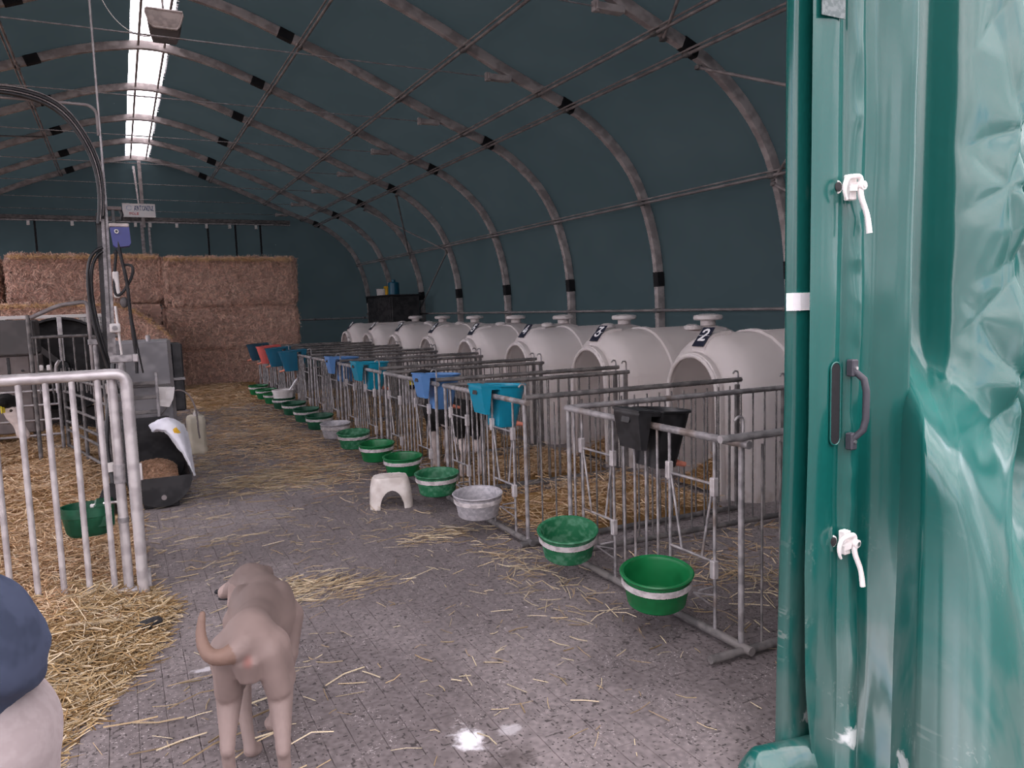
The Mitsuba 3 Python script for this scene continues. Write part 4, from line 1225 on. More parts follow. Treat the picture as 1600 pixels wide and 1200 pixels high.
for x in (-.1, .36): put(k, 'foot', rbox([x - .03, 8.1, 0], [x + .03, 8.4, .26], .004), 'dark_grey_paint')
for j, z in enumerate((.62, .76, .90, 1.03)):
    put(k, 'side_rail', rbox([-.10, 7.80, z - .018], [.27, 7.83, z + .018], .006), 'galvanised_dirty')
put(k, 'rail_upright', rbox([.25, 7.785, .55], [.275, 7.835, 1.13], .005), 'galvanised')
put(k, 'rail_upright', rbox([-.115, 7.785, .0], [-.09, 7.835, 1.13], .005), 'galvanised')
put(k, 'junction_box', hull([(.275, 7.9, .80), (.40, 7.9, .86), (.275, 7.9, .98), (.42, 7.9, .965), (.36, 7.9, .78), (.275, 7.98, .80), (.40, 7.98, .86), (.275, 7.98, .98), (.42, 7.98, .965), (.36, 7.98, .78)]), 'white_plastic', smooth=False)
put(k, 'cable', pipe(smoothpath([(.41, 7.94, .93), (.50, 7.93, .92), (.57, 7.92, .82), (.60, 7.9, .62), (.61, 7.9, .45)], 20), .008, 8), 'taupe_panel', 50)
put(k, 'cable', pipe(smoothpath([(.40, 7.93, .86), (.30, 7.9, .74), (.22, 7.88, .66), (.12, 7.85, .60)], 14), .009, 8), 'dark_grey_paint', 50)
k = thing('feeder_mast', 'slim aluminium mast with hoses rising from the feeder towards the roof', 'mast')
put(k, 'profile', hull([(x + a, y + b, z) for (x, y, z, w) in ((-.05, 7.5, 2.62, .026), (-.09, 7.62, 1.06, .034)) for a in (-w, w) for b in (-w, w)]), 'galvanised', smooth=False)
put(k, 'groove', hull([(x + a, y - .037, z) for (x, y, z) in ((-.048, 7.508, 2.6), (-.086, 7.622, 1.1)) for a in (-.006, .006)] + [(x + a, y - .030, z) for (x, y, z) in ((-.048, 7.508, 2.6), (-.086, 7.622, 1.1)) for a in (-.006, .006)]), 'dark_grey_paint', smooth=False)
put(k, 'black_rail', hull([(x + a, y + b, z) for (x, y, z) in ((-.095, 7.5, 2.55), (-.135, 7.62, 1.06)) for a in (-.022, .018) for b in (-.02, .03)]), 'black_plastic', smooth=False)
rod(k, 'hanger_rod', [-.032, 7.5, 2.6], [-.028, 7.5, 5.50], .010, 'galvanised_bright')
put(k, 'white_rod', cyl([-.028, 7.5, 1.75], [.0, 7.58, 1.15], .011), 'white_metal')
put(k, 'valve_body', rbox([-.03, 7.44, 1.82], [.02, 7.52, 2.05], .01), 'white_plastic')
put(k, 'valve_knob', blob([((.045, 7.48, 1.78), (.035, .035, .05), None)], .01, .01, it=2), 'dark_grey_paint', True)
put(k, 'bracket', rbox([-.085, 7.44, 1.52], [.0, 7.52, 1.60], .008), 'white_plastic')
put(k, 'bracket', cyl([-.045, 7.42, 1.56], [-.045, 7.45, 1.56], .022), 'galvanised')
put(k, 'top_arm', rbox([-.03, 7.46, 2.575], [.085, 7.52, 2.605], .005), 'taupe_panel')
put(k, 'arm_hook', pipe([(.07, 7.49, 2.58), (.085, 7.49, 2.54), (.07, 7.49, 2.49)], .014, 8), 'black_plastic')
put(k, 'base_shelf', rbox([-.16, 7.55, 1.02], [.06, 7.7, 1.07], .005), 'galvanised')
rod(k, 'leg', [-.09, 7.62, 0], [-.09, 7.62, 1.03], .02, 'galvanised')
k = thing('overhead_conduit', 'thin pipe crossing at the left and turning down along the hanger rod', 'pipe')
put(k, 'pipe', pipe([(-2.6, 7.5, 3.47), (-.10, 7.5, 3.45), (-.045, 7.5, 3.40), (-.045, 7.5, 3.2)], .013, 8, bend=.04), 'purlin_steel', 50)
HOSES = [
    ('two black hoses arching from the left down to the mast', [(-2.4, 7.46, 3.47), (-.9, 7.46, 3.50), (-.52, 7.46, 3.50), (-.33, 7.46, 3.42), (-.17, 7.46, 3.22), (-.07, 7.46, 2.97), (-.05, 7.46, 2.75), (-.075, 7.45, 2.5)], .020),
    (None, [(-2.4, 7.44, 3.45), (-.9, 7.44, 3.47), (-.55, 7.44, 3.46), (-.34, 7.43, 3.37), (-.19, 7.43, 3.18), (-.10, 7.43, 2.95), (-.075, 7.43, 2.72), (-.10, 7.43, 2.45)], .017)]
kk = thing('feed_hose', HOSES[0][0], 'hose')
for _, p, r in HOSES:
    put(kk, 'hose', pipe(smoothpath(p, 50), r, 10), 'black_plastic', 50)
    put(kk, 'pale_line', pipe(smoothpath(np.array(p) + [0.012, -.012, .018], 50), .005, 6), 'purlin_steel', 50)
kk = thing('feed_hose', 'black hose looping out to the left of the mast', 'hose')
put(kk, 'hose', pipe(smoothpath([(-.09, 7.44, 2.22), (-.14, 7.43, 2.17), (-.19, 7.43, 2.0), (-.19, 7.44, 1.75), (-.15, 7.46, 1.45), (-.09, 7.5, 1.15), (-.06, 7.5, .98)], 40), .014, 10), 'black_plastic', 50)
put(kk, 'hose', pipe(smoothpath([(-.085, 7.42, 2.25), (-.15, 7.41, 2.21), (-.215, 7.41, 2.0), (-.215, 7.42, 1.75), (-.175, 7.44, 1.45), (-.11, 7.47, 1.15), (-.08, 7.47, .98)], 40), .014, 10), 'black_plastic', 50)
kk = thing('feed_hose', 'dark green hose hanging from the blue box down to the feeder', 'hose')
put(kk, 'hose', pipe(smoothpath([(.035, 7.42, 2.36), (.045, 7.41, 2.2), (.075, 7.42, 1.98), (.085, 7.44, 1.7), (.10, 7.48, 1.4), (.10, 7.5, 1.15)], 40), .014, 10), 'dull_black', 50)
put(kk, 'hose', pipe(smoothpath([(.065, 7.45, 2.1), (.05, 7.44, 1.88), (.0, 7.44, 1.84), (-.02, 7.45, 1.95), (.0, 7.46, 2.2)], 30), .012, 8), 'dull_black', 50)
put(kk, 'hose', pipe(smoothpath([(.09, 7.5, 1.7), (.115, 7.5, 1.45), (.15, 7.52, 1.15)], 14), .007, 8), 'black_plastic', 50)
k = thing('blue_control_box', 'small blue box with a pale lid hanging on the mast', 'box')
put(k, 'body', hull([(-.02, 7.40, 2.42), (.13, 7.40, 2.43), (-.005, 7.40, 2.27), (.02, 7.40, 2.25), (.12, 7.40, 2.265), (.135, 7.40, 2.29), (-.02, 7.55, 2.42), (.13, 7.55, 2.43), (-.005, 7.55, 2.27), (.02, 7.55, 2.25), (.12, 7.55, 2.265), (.135, 7.55, 2.29)]), 'blue_box', smooth=False)
put(k, 'lid', rbox([-.025, 7.39, 2.425], [.13, 7.56, 2.455], .006), 'lamp_pale')
put(k, 'socket', cyl([.03, 7.385, 2.385], [.03, 7.402, 2.385], .018, 16), 'white_plastic')
put(k, 'socket_hole', cyl([.03, 7.380, 2.385], [.03, 7.387, 2.385], .010, 12), 'black_plastic')
put(k, 'strap', rbox([.0, 7.47, 2.45], [.03, 7.49, 2.59], .003), 'black_plastic')
for nm, y, x0, x1, z, lab in (('steel_bracket', 6.5, -.09, .105, 1.335, 'grey box-section bracket with a pale end cap just above the gate corner'), ('steel_bracket', 8.6, -.30, -.13, 1.415, 'grey box-section bracket behind the gate, left of the mast')):
    k = thing(nm, lab, 'bracket')
    put(k, 'beam', rbox([x0, y, z - .028], [x1 - .04, y + .07, z + .028], .005), 'galvanised')
    put(k, 'end_cap', rbox([x1 - .04, y - .002, z - .03], [x1, y + .072, z + .03], .006), 'galvanised_bright')
    rod(k, 'post', [(x0 + x1) / 2 - .02, y + .035, 0], [(x0 + x1) / 2 - .02, y + .035, z - .02], .024, 'galvanised', sides=12)

# ---------------------------------------------------------------- trough, grain, paper bag, canister
k = thing('feed_trough', 'black half-round feed trough with grain beside the gate post', 'trough')
def half(cx, cz, r, y, n=20, a0=180, a1=360):
    return [(cx + r * math.cos(math.radians(a)), y, cz + r * math.sin(math.radians(a))) for a in np.linspace(a0, a1, n)]
tcx, tcz, tr = .205, .275, .255
ro = [half(tcx, tcz, tr, y) for y in (7.05, 7.75)]
ri = [half(tcx, tcz, tr - .014, y) for y in (7.75, 7.05)]
trough = loft(np.array([ri[0], ri[1], ro[0], ro[1]]), caps=False, closed=False)
put(k, 'shell', trough, 'dull_black', 40)
def disc_plate(y0, y1, top):
    pts = half(tcx, tcz, tr, y0, 24)
    poly = [(p[0], p[2]) for p in pts] + top
    m = trimesh.creation.extrude_polygon(Polygon(poly), y1 - y0, engine='earcut')
    M = frame_matrix([0, y1, 0], [1, 0, 0], [0, 0, 1])
    m.apply_transform(M)
    return m
put(k, 'end_plate', disc_plate(7.03, 7.05, [(tcx + tr, tcz), (tcx - tr, tcz)]), 'dull_black', smooth=False)
put(k, 'back_plate', disc_plate(7.75, 7.77, [(tcx + tr, tcz + .02), (tcx + .12, tcz + .44), (tcx - tr, tcz + .44)]), 'dull_black', smooth=False)
put(k, 'side_wall', hull([(tcx + tr - .01, 7.05, tcz), (tcx + tr + .004, 7.05, tcz), (tcx + tr - .01, 7.77, tcz), (tcx + tr + .004, 7.77, tcz), (tcx + .135, 7.74, tcz + .44), (tcx + .12, 7.77, tcz + .44), (tcx + .12, 7.74, tcz + .44)]), 'dull_black', smooth=False)
put(k, 'side_wall', rbox([tcx - tr - .004, 7.05, tcz - .02], [tcx - tr + .012, 7.77, tcz + .44], .004), 'dull_black')
put(k, 'bolt', cyl([.225, 7.005, .105], [.225, 7.035, .105], .022, 8), 'purlin_steel')
for y in (7.1, 7.65):
    put(k, 'foot', rbox([tcx - .14, y, 0.0], [tcx + .14, y + .05, .06], .006), 'dull_black')
k = thing('grain_heap', 'brown grain heaped in the black trough', 'grain', kind='stuff')
gq = np.random.default_rng(77)
gx_, gy_ = np.meshgrid(np.linspace(-1, 1, 20), np.linspace(0, 1, 16), indexing='ij')
GZf = lambda a, b: .14 + .19 * b - .07 * a ** 2 + .0 * a
gm = loft(np.stack([tcx - .02 + .185 * gx_, 7.08 + .62 * gy_, GZf(gx_, gy_)], -1), caps=False, closed=False)
put(k, 'mound', gm, 'bale_core', smooth=True, kind='stuff')
n = 4200
a, b = gq.uniform(-1, 1, n), gq.uniform(0, 1, n)
P = np.c_[tcx - .02 + .185 * a, 7.08 + .62 * b, GZf(a, b) + gq.uniform(0, .008, n)]
m, c = strands(P, gq.uniform(.012, .028, n), flat_dirs(n, gq, .3), w=.007, seed=78, cols=[[0.50, 0.31, 0.20], [0.62, 0.42, 0.29], [0.36, 0.20, 0.12]])
put(k, 'grains', m, 'grain', smooth=False, color=np.clip(c, 0, 1), kind='stuff')
k = thing('paper_sack', 'crumpled white paper sack draped over the right rim of the trough', 'sack')
A = np.array([[(.16, 7.60, .665), (.20, 7.52, .70), (.30, 7.50, .73), (.39, 7.52, .70), (.455, 7.60, .64)],
              [(.17, 7.50, .645), (.22, 7.40, .70), (.31, 7.36, .735), (.40, 7.40, .69), (.47, 7.50, .60)],
              [(.19, 7.45, .615), (.25, 7.33, .655), (.33, 7.28, .66), (.42, 7.30, .61), (.485, 7.42, .52)],
              [(.285, 7.44, .61), (.31, 7.30, .60), (.36, 7.22, .57), (.43, 7.22, .52), (.49, 7.36, .44)],
              [(.345, 7.42, .52), (.36, 7.27, .50), (.40, 7.17, .46), (.45, 7.16, .42), (.492, 7.30, .36)],
              [(.41, 7.38, .42), (.42, 7.24, .40), (.44, 7.13, .36), (.47, 7.11, .33), (.495, 7.24, .28)],
              [(.452, 7.32, .33), (.458, 7.2, .30), (.468, 7.10, .265), (.483, 7.08, .25), (.498, 7.18, .235)]])
from scipy.ndimage import zoom
Az = np.stack([zoom(A[:, :, q], (5, 6), order=2) for q in range(3)], -1)
Az = Az + .010 * (meshkit.noise(Az * [38, 30, 38], 3)[..., None] - .5) * [1, 1, 1.6]
sack = loft(Az, caps=False, closed=False)
nrm = trimesh.Trimesh(sack.vertices, sack.faces, process=False).vertex_normals
fl_ = 1 if nrm[:, 2].mean() > 0 else -1
vb = sack.vertices - nrm * fl_ * .006
put(k, 'sheet', cat_([sack, mesh(vb, sack.faces[:, ::-1])]), 'paper', smooth=True)
put(k, 'yellow_print', hull([(.345, 7.262, .650), (.372, 7.245, .668), (.405, 7.245, .618), (.352, 7.25, .612), (.345, 7.28, .650), (.372, 7.265, .668), (.405, 7.265, .618), (.352, 7.27, .612)]), 'yellow', smooth=False)
k = thing('feed_canister', 'translucent cream plastic canister on the floor behind the white sack', 'canister')
put(k, 'body', loft([rr2(.72, 9.75, .20, .26, z, .05) if 0 else rr2(.72, 9.75, l, w, z, .05) for z, l, w in ((0, .19, .25), (.015, .205, .265), (.06, .21, .27), (.075, .206, .266), (.40, .205, .265), (.44, .19, .25), (.46, .12, .18))]), 'cream_can', 40)
put(k, 'cap', cyl([.72, 9.67, .455], [.72, 9.67, .50], .03, 16), 'white_plastic')
put(k, 'handle', pipe([(.72, 9.74, .44), (.72, 9.75, .50), (.72, 9.82, .50), (.72, 9.85, .44)], .012, 8), 'cream_can')

# ---------------------------------------------------------------- floodlight below the skylight
k = thing('roof_lamp', 'floodlight hanging below the skylight strip', 'lamp')
LO = np.array([.745, 10.35, 5.17])
def lp(*pts): return np.array(pts, float) + LO
face = [(-.20, -.07, .13), (.20, -.07, .13), (.205, -.06, .09), (.165, -.02, -.02), (.13, .0, -.055), (-.13, .0, -.055), (-.165, -.02, -.02), (-.205, -.06, .09)]
fa = np.array(face)
ctr = fa.mean(0)
nf = np.array([0, -.86, -.5]) * -1
put(k, 'housing', hull(np.vstack([fa + [0, .015, 0], lp((-.17, .06, -.11), (.17, .06, -.11), (-.13, .10, -.19), (.13, .10, -.19), (-.13, .22, -.17), (.13, .22, -.17), (-.16, .28, .08), (.16, .28, .08)) - LO]) + LO), 'lamp_body', smooth=False)
ring_ = np.vstack([fa, fa[:1]])
put(k, 'face_frame', pipe(ring_ + LO, .014, 8), 'lamp_pale', 50)
put(k, 'face_glass', hull(np.vstack([ctr + (fa - ctr) * .95 + [0, -.004, 0], ctr + (fa - ctr) * .95 + [0, .012, 0]]) + LO), 'lamp_pale', smooth=False)
for s_ in (-.075, .075):
    put(k, 'reflector_window', hull(lp((s_ - .045, .038, -.085), (s_ + .045, .038, -.085), (s_ - .04, .076, -.155), (s_ + .04, .076, -.155), (s_ - .045, .05, -.085), (s_ + .045, .05, -.085), (s_ - .04, .09, -.155), (s_ + .04, .09, -.155))), 'taupe_panel', smooth=False)
rod(k, 'hanger', [.745, 10.43, 5.21], [.745, 10.50, 5.78], .012, 'purlin_steel')
put(k, 'cable', pipe(smoothpath([(.70, 10.5, 5.15), (.52, 10.5, 5.04), (.36, 10.5, 5.08), (.16, 10.45, 5.25), (.05, 10.4, 5.50), (.03, 10.4, 5.68)], 30), .006, 6), 'white_plastic', 50)

# ---------------------------------------------------------------- the dog
FW, RT, HB = np.array([.256, .967, 0]), np.array([.967, -.256, 0]), np.array([.318, 2.67, 0])
DS = 1.09
def D_(a, b, z): return HB + DS * (a * FW + b * RT + np.array([0, 0, z * (1 + .165 * max(0, 1 - max(a, -.02) / .34)) - .02 * min(1, max(0, (a - .3) / .2)) * (z > .3)]))
RM = np.stack([FW, RT, [0, 0, 1.0]])
S_ = DS
dogp = [
    (D_(-.01, 0, .412), (.110 * S_, .082 * S_, .088 * S_), RM), (D_(.0, 0, .435), D_(.30, .0, .448), .060 * S_, .068 * S_), (D_(.30, 0, .41), (.16 * S_, .103 * S_, .135 * S_), RM), (D_(.42, 0, .43), (.10 * S_, .092 * S_, .12 * S_), RM),
    (D_(.15, 0, .40), (.14 * S_, .080 * S_, .088 * S_), RM),
    (D_(.36, .072, .44), (.085 * S_, .044 * S_, .10 * S_), RM), (D_(.36, -.072, .44), (.085 * S_, .044 * S_, .10 * S_), RM),
    [(D_(.44, -.01, .47), D_(.54, -.05, .50), .084 * S_, .066 * S_)], (D_(.56, -.062, .505), (.075 * S_, .064 * S_, .060 * S_), RM), [(D_(.575, -.08, .495), D_(.615, -.165, .445), .044 * S_, .029 * S_)],
    [(D_(.515, -.112, .515), D_(.50, -.132, .435), .022 * S_, .012 * S_)], [(D_(.59, .0, .52), D_(.60, .012, .455), .022 * S_, .012 * S_)],
    # small folds below the tail
    [(D_(-.112, -.018, .385), D_(-.085, -.012, .335), .016, .018)], [(D_(-.112, .022, .385), D_(-.085, .016, .335), .016, .018)],
]
for s_, f0, f1, hk, pw in ((-1, (.06, -.074, .285), (-.072, -.076, .155), None, (-.055, -.077)), (1, (.03, .082, .285), (-.120, .094, .155), None, (-.105, .096))):
    b0 = .056 * s_
    dogp.append([(D_(-.01, b0, .385), D_(*f0), .070 * S_, .050 * S_), (D_(-.055, b0 * 1.05, .39), D_(f0[0] - .075, f0[1], .28), .048 * S_, .040 * S_), (D_(f0[0] - .03, f0[1], f0[2]), D_(*f1), .046 * S_, .022 * S_), (D_(*f1), D_(f1[0] - .012, f1[1], f1[2] - .012), .023 * S_, .021 * S_),
                 (D_(f1[0] - .002, f1[1], f1[2] - .02), D_(pw[0], pw[1], .035), .0205 * S_, .0185 * S_), (D_(pw[0], pw[1], .032), D_(pw[0] + .045, pw[1], .022), .023 * S_, .022 * S_)])
for pts in (((.38, .085, .40), (.34, .082, .27), (.31, .045, .11), (.285, .015, .03), (.325, .015, .02)), ((.38, -.085, .40), (.33, -.082, .27), (.20, -.06, .12), (.125, -.04, .035), (.16, -.037, .02))):
    rr = (.058, .036, .0225, .0195, .022)
    dogp.append([(D_(*pts[i]), D_(*pts[i + 1]), rr[i] * S_, rr[i + 1] * S_) for i in range(4)])
tl = smoothpath([D_(-.095, -.005, .435), D_(-.125, -.045, .420), D_(-.125, -.090, .420), D_(-.10, -.120, .445), D_(-.08, -.127, .482), D_(-.065, -.122, .518)], 14)
tr0 = np.interp(np.arange(14), [0, 4, 13], [.033, .023, .009]) * S_
dogp.append([(tl[i], tl[i + 1], tr0[i], tr0[i + 1]) for i in range(13)])
for base in (D_(-.005, -.077, .018), D_(-.055, .096, .018), D_(.335, .015, .018), D_(.17, -.037, .018)):
    for o in (-.018, -.006, .006, .018):
        dogp.append([(base + RT * o - FW * .01, base + RT * o * 1.2 + FW * .018 - np.array([0, 0, .006]), .0095, .008)])
dm = blob(dogp, .0064, .009, cut=lambda P: .003 - P[:, 2], it=8)
v = np.array(dm.vertices)
nrm = np.array(dm.vertex_normals)
loc = (v - HB) @ RM.T / DS
n1 = meshkit.fbm(v * 14, 4, 3)
c = np.array([0.185, 0.138, 0.125]) * (0.86 + .28 * n1)[:, None]
saddle = np.clip((loc[:, 2] - .44) / .08, 0, 1) * np.clip((loc[:, 0] + .03) / .12, 0, 1)
c = c * (1 - .36 * saddle)[:, None] * (1 + .18 * np.clip((.30 - loc[:, 2]) / .2, 0, 1))[:, None]
tdist = np.min(np.linalg.norm(v[:, None] - tl[None, 3:], axis=2), axis=1)
tailm = (tdist < .036) & (loc[:, 0] < -.03)
c[tailm] = c[tailm] * [.85, .72, .62]
an = D_(-.118, .006, .395)
dd = np.linalg.norm((v - an) / [.016, .06, .026], axis=1)
c = c + np.clip(1.3 - dd, 0, 1)[:, None] * (np.array([.23, .115, .10]) - c)
mz = np.linalg.norm((loc - [.625, -.175, .44]) / [.04, .05, .04], axis=1) < 1
c[mz] = c[mz] * 1.5
er = np.linalg.norm(v - D_(.505, -.125, .475), axis=1) < .05
c[er] = c[er] * 1.35
k = thing('dog', 'short-haired grey brown dog walking away with its tail curled up to the left', 'dog')
put(k, 'body', dm, 'dog_coat', smooth=True, color=c)
for b_ in (.0,):
    put(k, 'eye', trimesh.creation.icosphere(2, .010).apply_translation(D_(.612, -.105, .522)), 'eye', True)
    put(k, 'nose', blob([(D_(.622, -.195, .448), (.014, .012, .011), None)], .004, .004, it=2), 'black_tape', True)
    put(k, 'mouth', blob([(D_(.605, -.187, .425), D_(.59, -.155, .425), .006, .005)], .004, .003, it=2), 'black_tape', True)

# ---------------------------------------------------------------- calves
def calf(label, base, yaw, poll, muzzle, seed, thr, black_fn=None, tag=0, sc=1.0, step=.03):
    ca, sa = math.cos(math.radians(yaw)), math.sin(math.radians(yaw))
    Rz = np.array([[ca, -sa, 0], [sa, ca, 0], [0, 0, 1.0]])
    W = lambda p: np.asarray(base, float) + Rz @ (np.asarray(p, float) * sc)
    poll, muzzle = np.array(poll, float), np.array(muzzle, float)
    hd = (muzzle - poll) / np.linalg.norm(muzzle - poll)
    hs = np.cross(hd, [0, 0, 1.0]); hs /= np.linalg.norm(hs)
    hu = np.cross(hs, hd)
    pr = [((.0, 0, .62), (.56, 0, .63), .125, .125), ((.30, 0, .585), (.60, 0, .60), .14, .15), ((-.02, 0, .62), (.08, 0, .60), .12, .125),
          ((.60, 0, .66), tuple(poll - hd * .06 - np.array([.0, 0, .03])), .105, .072), (tuple(poll), tuple(poll + hd * .13), .075, .064), (tuple(poll + hd * .12), tuple(muzzle - hd * .02), .056, .044), (tuple(muzzle - hd * .03 - hu * .012), tuple(muzzle), .044, .040)]
    for s in (-1, 1):
        e0 = poll + hs * s * .07 + hu * .03 - hd * .01
        e1 = e0 + hs * s * .10 - hu * .03 - hd * .02
        pr += [(tuple(e0), tuple((e0 + e1) / 2 - hd * .0), .020, .034), (tuple((e0 + e1) / 2), tuple(e1), .034, .010)]
        f = step * s
        pr += [((.0, s * .085, .58), (.03, s * .10, .42), .095, .05), ((.03, s * .10, .42), (-.075, s * .095, .30), .048, .030), ((-.075, s * .095, .30), (-.04 + f, s * .09, .10), .026, .024), ((-.04 + f, s * .09, .10), (-.02 + f, s * .09, .035), .026, .030), ((-.02 + f, s * .09, .03), (.0 + f, s * .09, .028), .032, .026)]
        pr += [((.56, s * .09, .58), (.57, s * .09, .40), .075, .042), ((.57, s * .09, .40), (.575 - f, s * .085, .25), .038, .030), ((.575 - f, s * .085, .25), (.57 - f, s * .085, .08), .024, .022), ((.57 - f, s * .085, .08), (.585 - f, s * .085, .03), .025, .031)]
    tail = [(-.12, 0, .68), (-.16, 0, .58), (-.165, .01, .42), (-.15, .015, .30)]
    for a_, b_, r0, r1 in zip(tail[:-1], tail[1:], (.028, .018, .016), (.018, .016, .026)): pr.append((a_, b_, r0, r1))
    W2 = [(W(p[0]), W(p[1]), p[2] * sc, p[3] * sc) for p in pr]
    m = blob(W2, .0125, .018, cut=lambda P: .004 + (base[2]) - P[:, 2], it=6)
    v = (np.array(m.vertices) - base) @ Rz / sc
    n = meshkit.fbm(v * [3.2, 3.6, 3.2] + seed, 3, seed)
    blk = n > thr
    if black_fn is not None: blk = black_fn(v, n)
    c = np.where(blk[:, None], [.012, .011, .011], [.56, .48, .45])
    c = c * (.85 + .3 * meshkit.noise(v * 40, 2))[:, None]
    mzm = np.linalg.norm(v - muzzle, axis=1) < .045
    c[mzm] = np.array([.50, .34, .31])
    hoof = v[:, 2] < .045
    c[hoof] = [.10, .08, .06]
    k = thing('calf', label, 'calf')
    put(k, 'body', m, 'calf_coat', smooth=True, color=c)
    for s in (-1, 1):
        put(k, 'eye', trimesh.creation.icosphere(2, .017 * sc).apply_translation(W(poll + hd * .085 + hs * s * .058 + hu * .026)), 'eye', True)
        put(k, 'nostril', trimesh.creation.icosphere(1, .010 * sc).apply_translation(W(muzzle + hd * .028 + hs * s * .020 + hu * .012)), 'black_tape', True)
    for s in ((1,) if tag == 1 else (-1, 1) if tag == 2 else ()):
        e = poll + hs * s * .115 + hu * .0 - hd * .02
        t = rbox([-.033, -.004, -.04], [.033, .004, .035], .006)
        F = frame_matrix(W(e + np.array([0, 0, -.035]) + hd * .03), Rz @ hs, Rz @ np.cross(hd, hs))
        M4 = np.eye(4); M4[:3, 0], M4[:3, 2], M4[:3, 1] = Rz @ hs, [0, 0, 1], np.cross([0, 0, 1], Rz @ hs); M4[:3, 3] = W(e + hd * .045 - np.array([0, 0, .02]))
        t.apply_transform(M4)
        put(k, 'ear_tag', t, 'tag_yellow', label='yellow ear tag')
    return k
calf('black and white calf with a yellow ear tag lowering its head at the left edge', np.array([-2.0, 9.1, .12]), 2, (.93, -.05, .70), (1.05, -.10, .36), 3, .5,
     black_fn=lambda v, n: ((n > .50) & (v[:, 0] < .8)) | ((v[:, 0] > .80) & (v[:, 2] > .66)) | ((v[:, 0] > .98) & (v[:, 2] > .47) & (v[:, 1] > -.10)) | ((v[:, 0] < .78) & (v[:, 0] > .45)), tag=2)
calf('black calf with white legs standing behind the blue teat buckets', np.array([2.86, 6.50, .02]), 96, (.78, .08, .93), (.97, .10, .84), 8, .5,
     black_fn=lambda v, n: (v[:, 2] > .40) & ~((n > .60) & (v[:, 2] < .55)) & ~((np.abs(v[:, 1] - .09) < .03) & (v[:, 0] > .78)), tag=2)

# ---------------------------------------------------------------- the person at the left edge, facing left and leaning forward
k = thing('person', 'person in dark blue jacket and pale trousers at the lower left edge, leaning left', 'person')
PX, PY = -.335, 1.60
def Q(x, y, z): return np.array([PX + x, PY + y, z])
HEAD = Q(-.56, 0, 1.53)
body = [(Q(0, 0, .97), (.125, .155, .12), None), (Q(-.05, 0, 1.02), Q(-.27, 0, 1.27), .12, .135), (Q(-.25, -.09, 1.28), Q(-.25, .09, 1.28), .11, .11), (Q(-.32, -.13, 1.36), Q(-.32, .13, 1.36), .07, .07),
        (Q(-.36, 0, 1.38), Q(-.50, 0, 1.48), .06, .052), (HEAD + [0, 0, .03], (.098, .076, .108), None), (HEAD + [-.045, 0, -.05], (.06, .055, .058), None),
        (HEAD + [-.10, 0, -.01], HEAD + [-.118, 0, -.03], .012, .017), (HEAD + [.005, .078, .0], HEAD + [.0, .082, .03], .014, .016), (HEAD + [.005, -.078, .0], HEAD + [.0, -.082, .03], .014, .016), (HEAD + [-.088, -.02, -.075], HEAD + [-.088, .02, -.075], .009, .009)]
for s in (-1, 1):
    body += [(Q(.0, s * .09, .92), Q(.02, s * .10, .50), .088, .058), (Q(.02, s * .10, .50), Q(.05, s * .105, .10), .055, .036), (Q(.05, s * .105, .07), Q(-.11, s * .115, .045), .042, .038)]
    body += [(Q(-.32, s * .19, 1.36), Q(-.46, s * .235, 1.11), .054, .042), (Q(-.46, s * .235, 1.11), Q(-.66, s * .17, 1.00), .040, .028)]
    w0 = Q(-.66, s * .17, 1.00)
    pm = Q(-.735, s * .14, .975)
    body += [(w0, pm, .028, .030)]
    for q, (o, L) in enumerate(((-.030, .062), (-.010, .072), (.010, .068), (.029, .055))):
        b0 = pm + [-.02, o, 0]
        b1 = b0 + [-L * .62, o * .1, -.012]
        b2 = b1 + [-L * .30, 0, -.030]
        body += [(b0, b1, .0105, .0095), (b1, b2, .0095, .008)]
    body += [(pm + [.02, -s * .03, 0], pm + [-.012, -s * .058, -.012], .012, .011), (pm + [-.012, -s * .058, -.012], pm + [-.045, -s * .062, -.024], .0105, .0085)]
put(k, 'body', blob(body, .0095, .012, it=6), 'skin', True)
jk = [(Q(.005, 0, 1.04), (.165, .185, .115), None), (Q(-.07, 0, 1.02), (.15, .175, .12), None), (Q(-.19, 0, 1.10), (.13, .155, .13), None), (Q(.0, 0, 1.10), (.15, .18, .10), None), (Q(-.06, 0, 1.12), Q(-.27, 0, 1.28), .145, .155), (Q(-.25, -.10, 1.29), Q(-.25, .10, 1.29), .13, .13), (Q(-.32, -.14, 1.37), Q(-.32, .14, 1.37), .085, .085), (Q(-.38, 0, 1.40), Q(-.42, 0, 1.43), .075, .068)]
for s in (-1, 1):
    jk += [(Q(-.32, s * .19, 1.36), Q(-.46, s * .235, 1.11), .073, .058), (Q(-.46, s * .235, 1.11), Q(-.645, s * .175, 1.005), .056, .042)]
def jcut(P):
    hem = .915 + .12 * (P[:, 0] - PX)
    return np.where(P[:, 0] < PX - .30, -1.0, hem - P[:, 2])
jn = lambda P: .010 * (np.abs(np.sin((P[:, 2] * .8 + P[:, 0] * .55 + .05 * meshkit.noise(P * 6, 4)) * 24)) - .6) + .014 * (meshkit.fbm(P * [7, 7, 9], 3, 12) - .5) * 2 + .006 * np.sin((P[:, 2] * 1.0 + P[:, 0] * 1.1) * 60) * np.clip((1.2 - P[:, 2]) / .2, 0, 1)
put(k, 'jacket', blob(jk, .0105, .025, cut=jcut, it=6, noise=jn), 'navy_jacket', True, label='dark blue jacket')
tr_ = [(Q(.03, 0, .90), (.150, .172, .11), None), (Q(-.02, 0, .95), (.150, .165, .10), None), (Q(.05, 0, .80), (.115, .15, .14), None)]
for s in (-1, 1):
    tr_ += [(Q(.035, s * .085, .87), Q(.04, s * .10, .50), .122, .085), (Q(.04, s * .10, .50), Q(.06, s * .108, .10), .083, .068)]
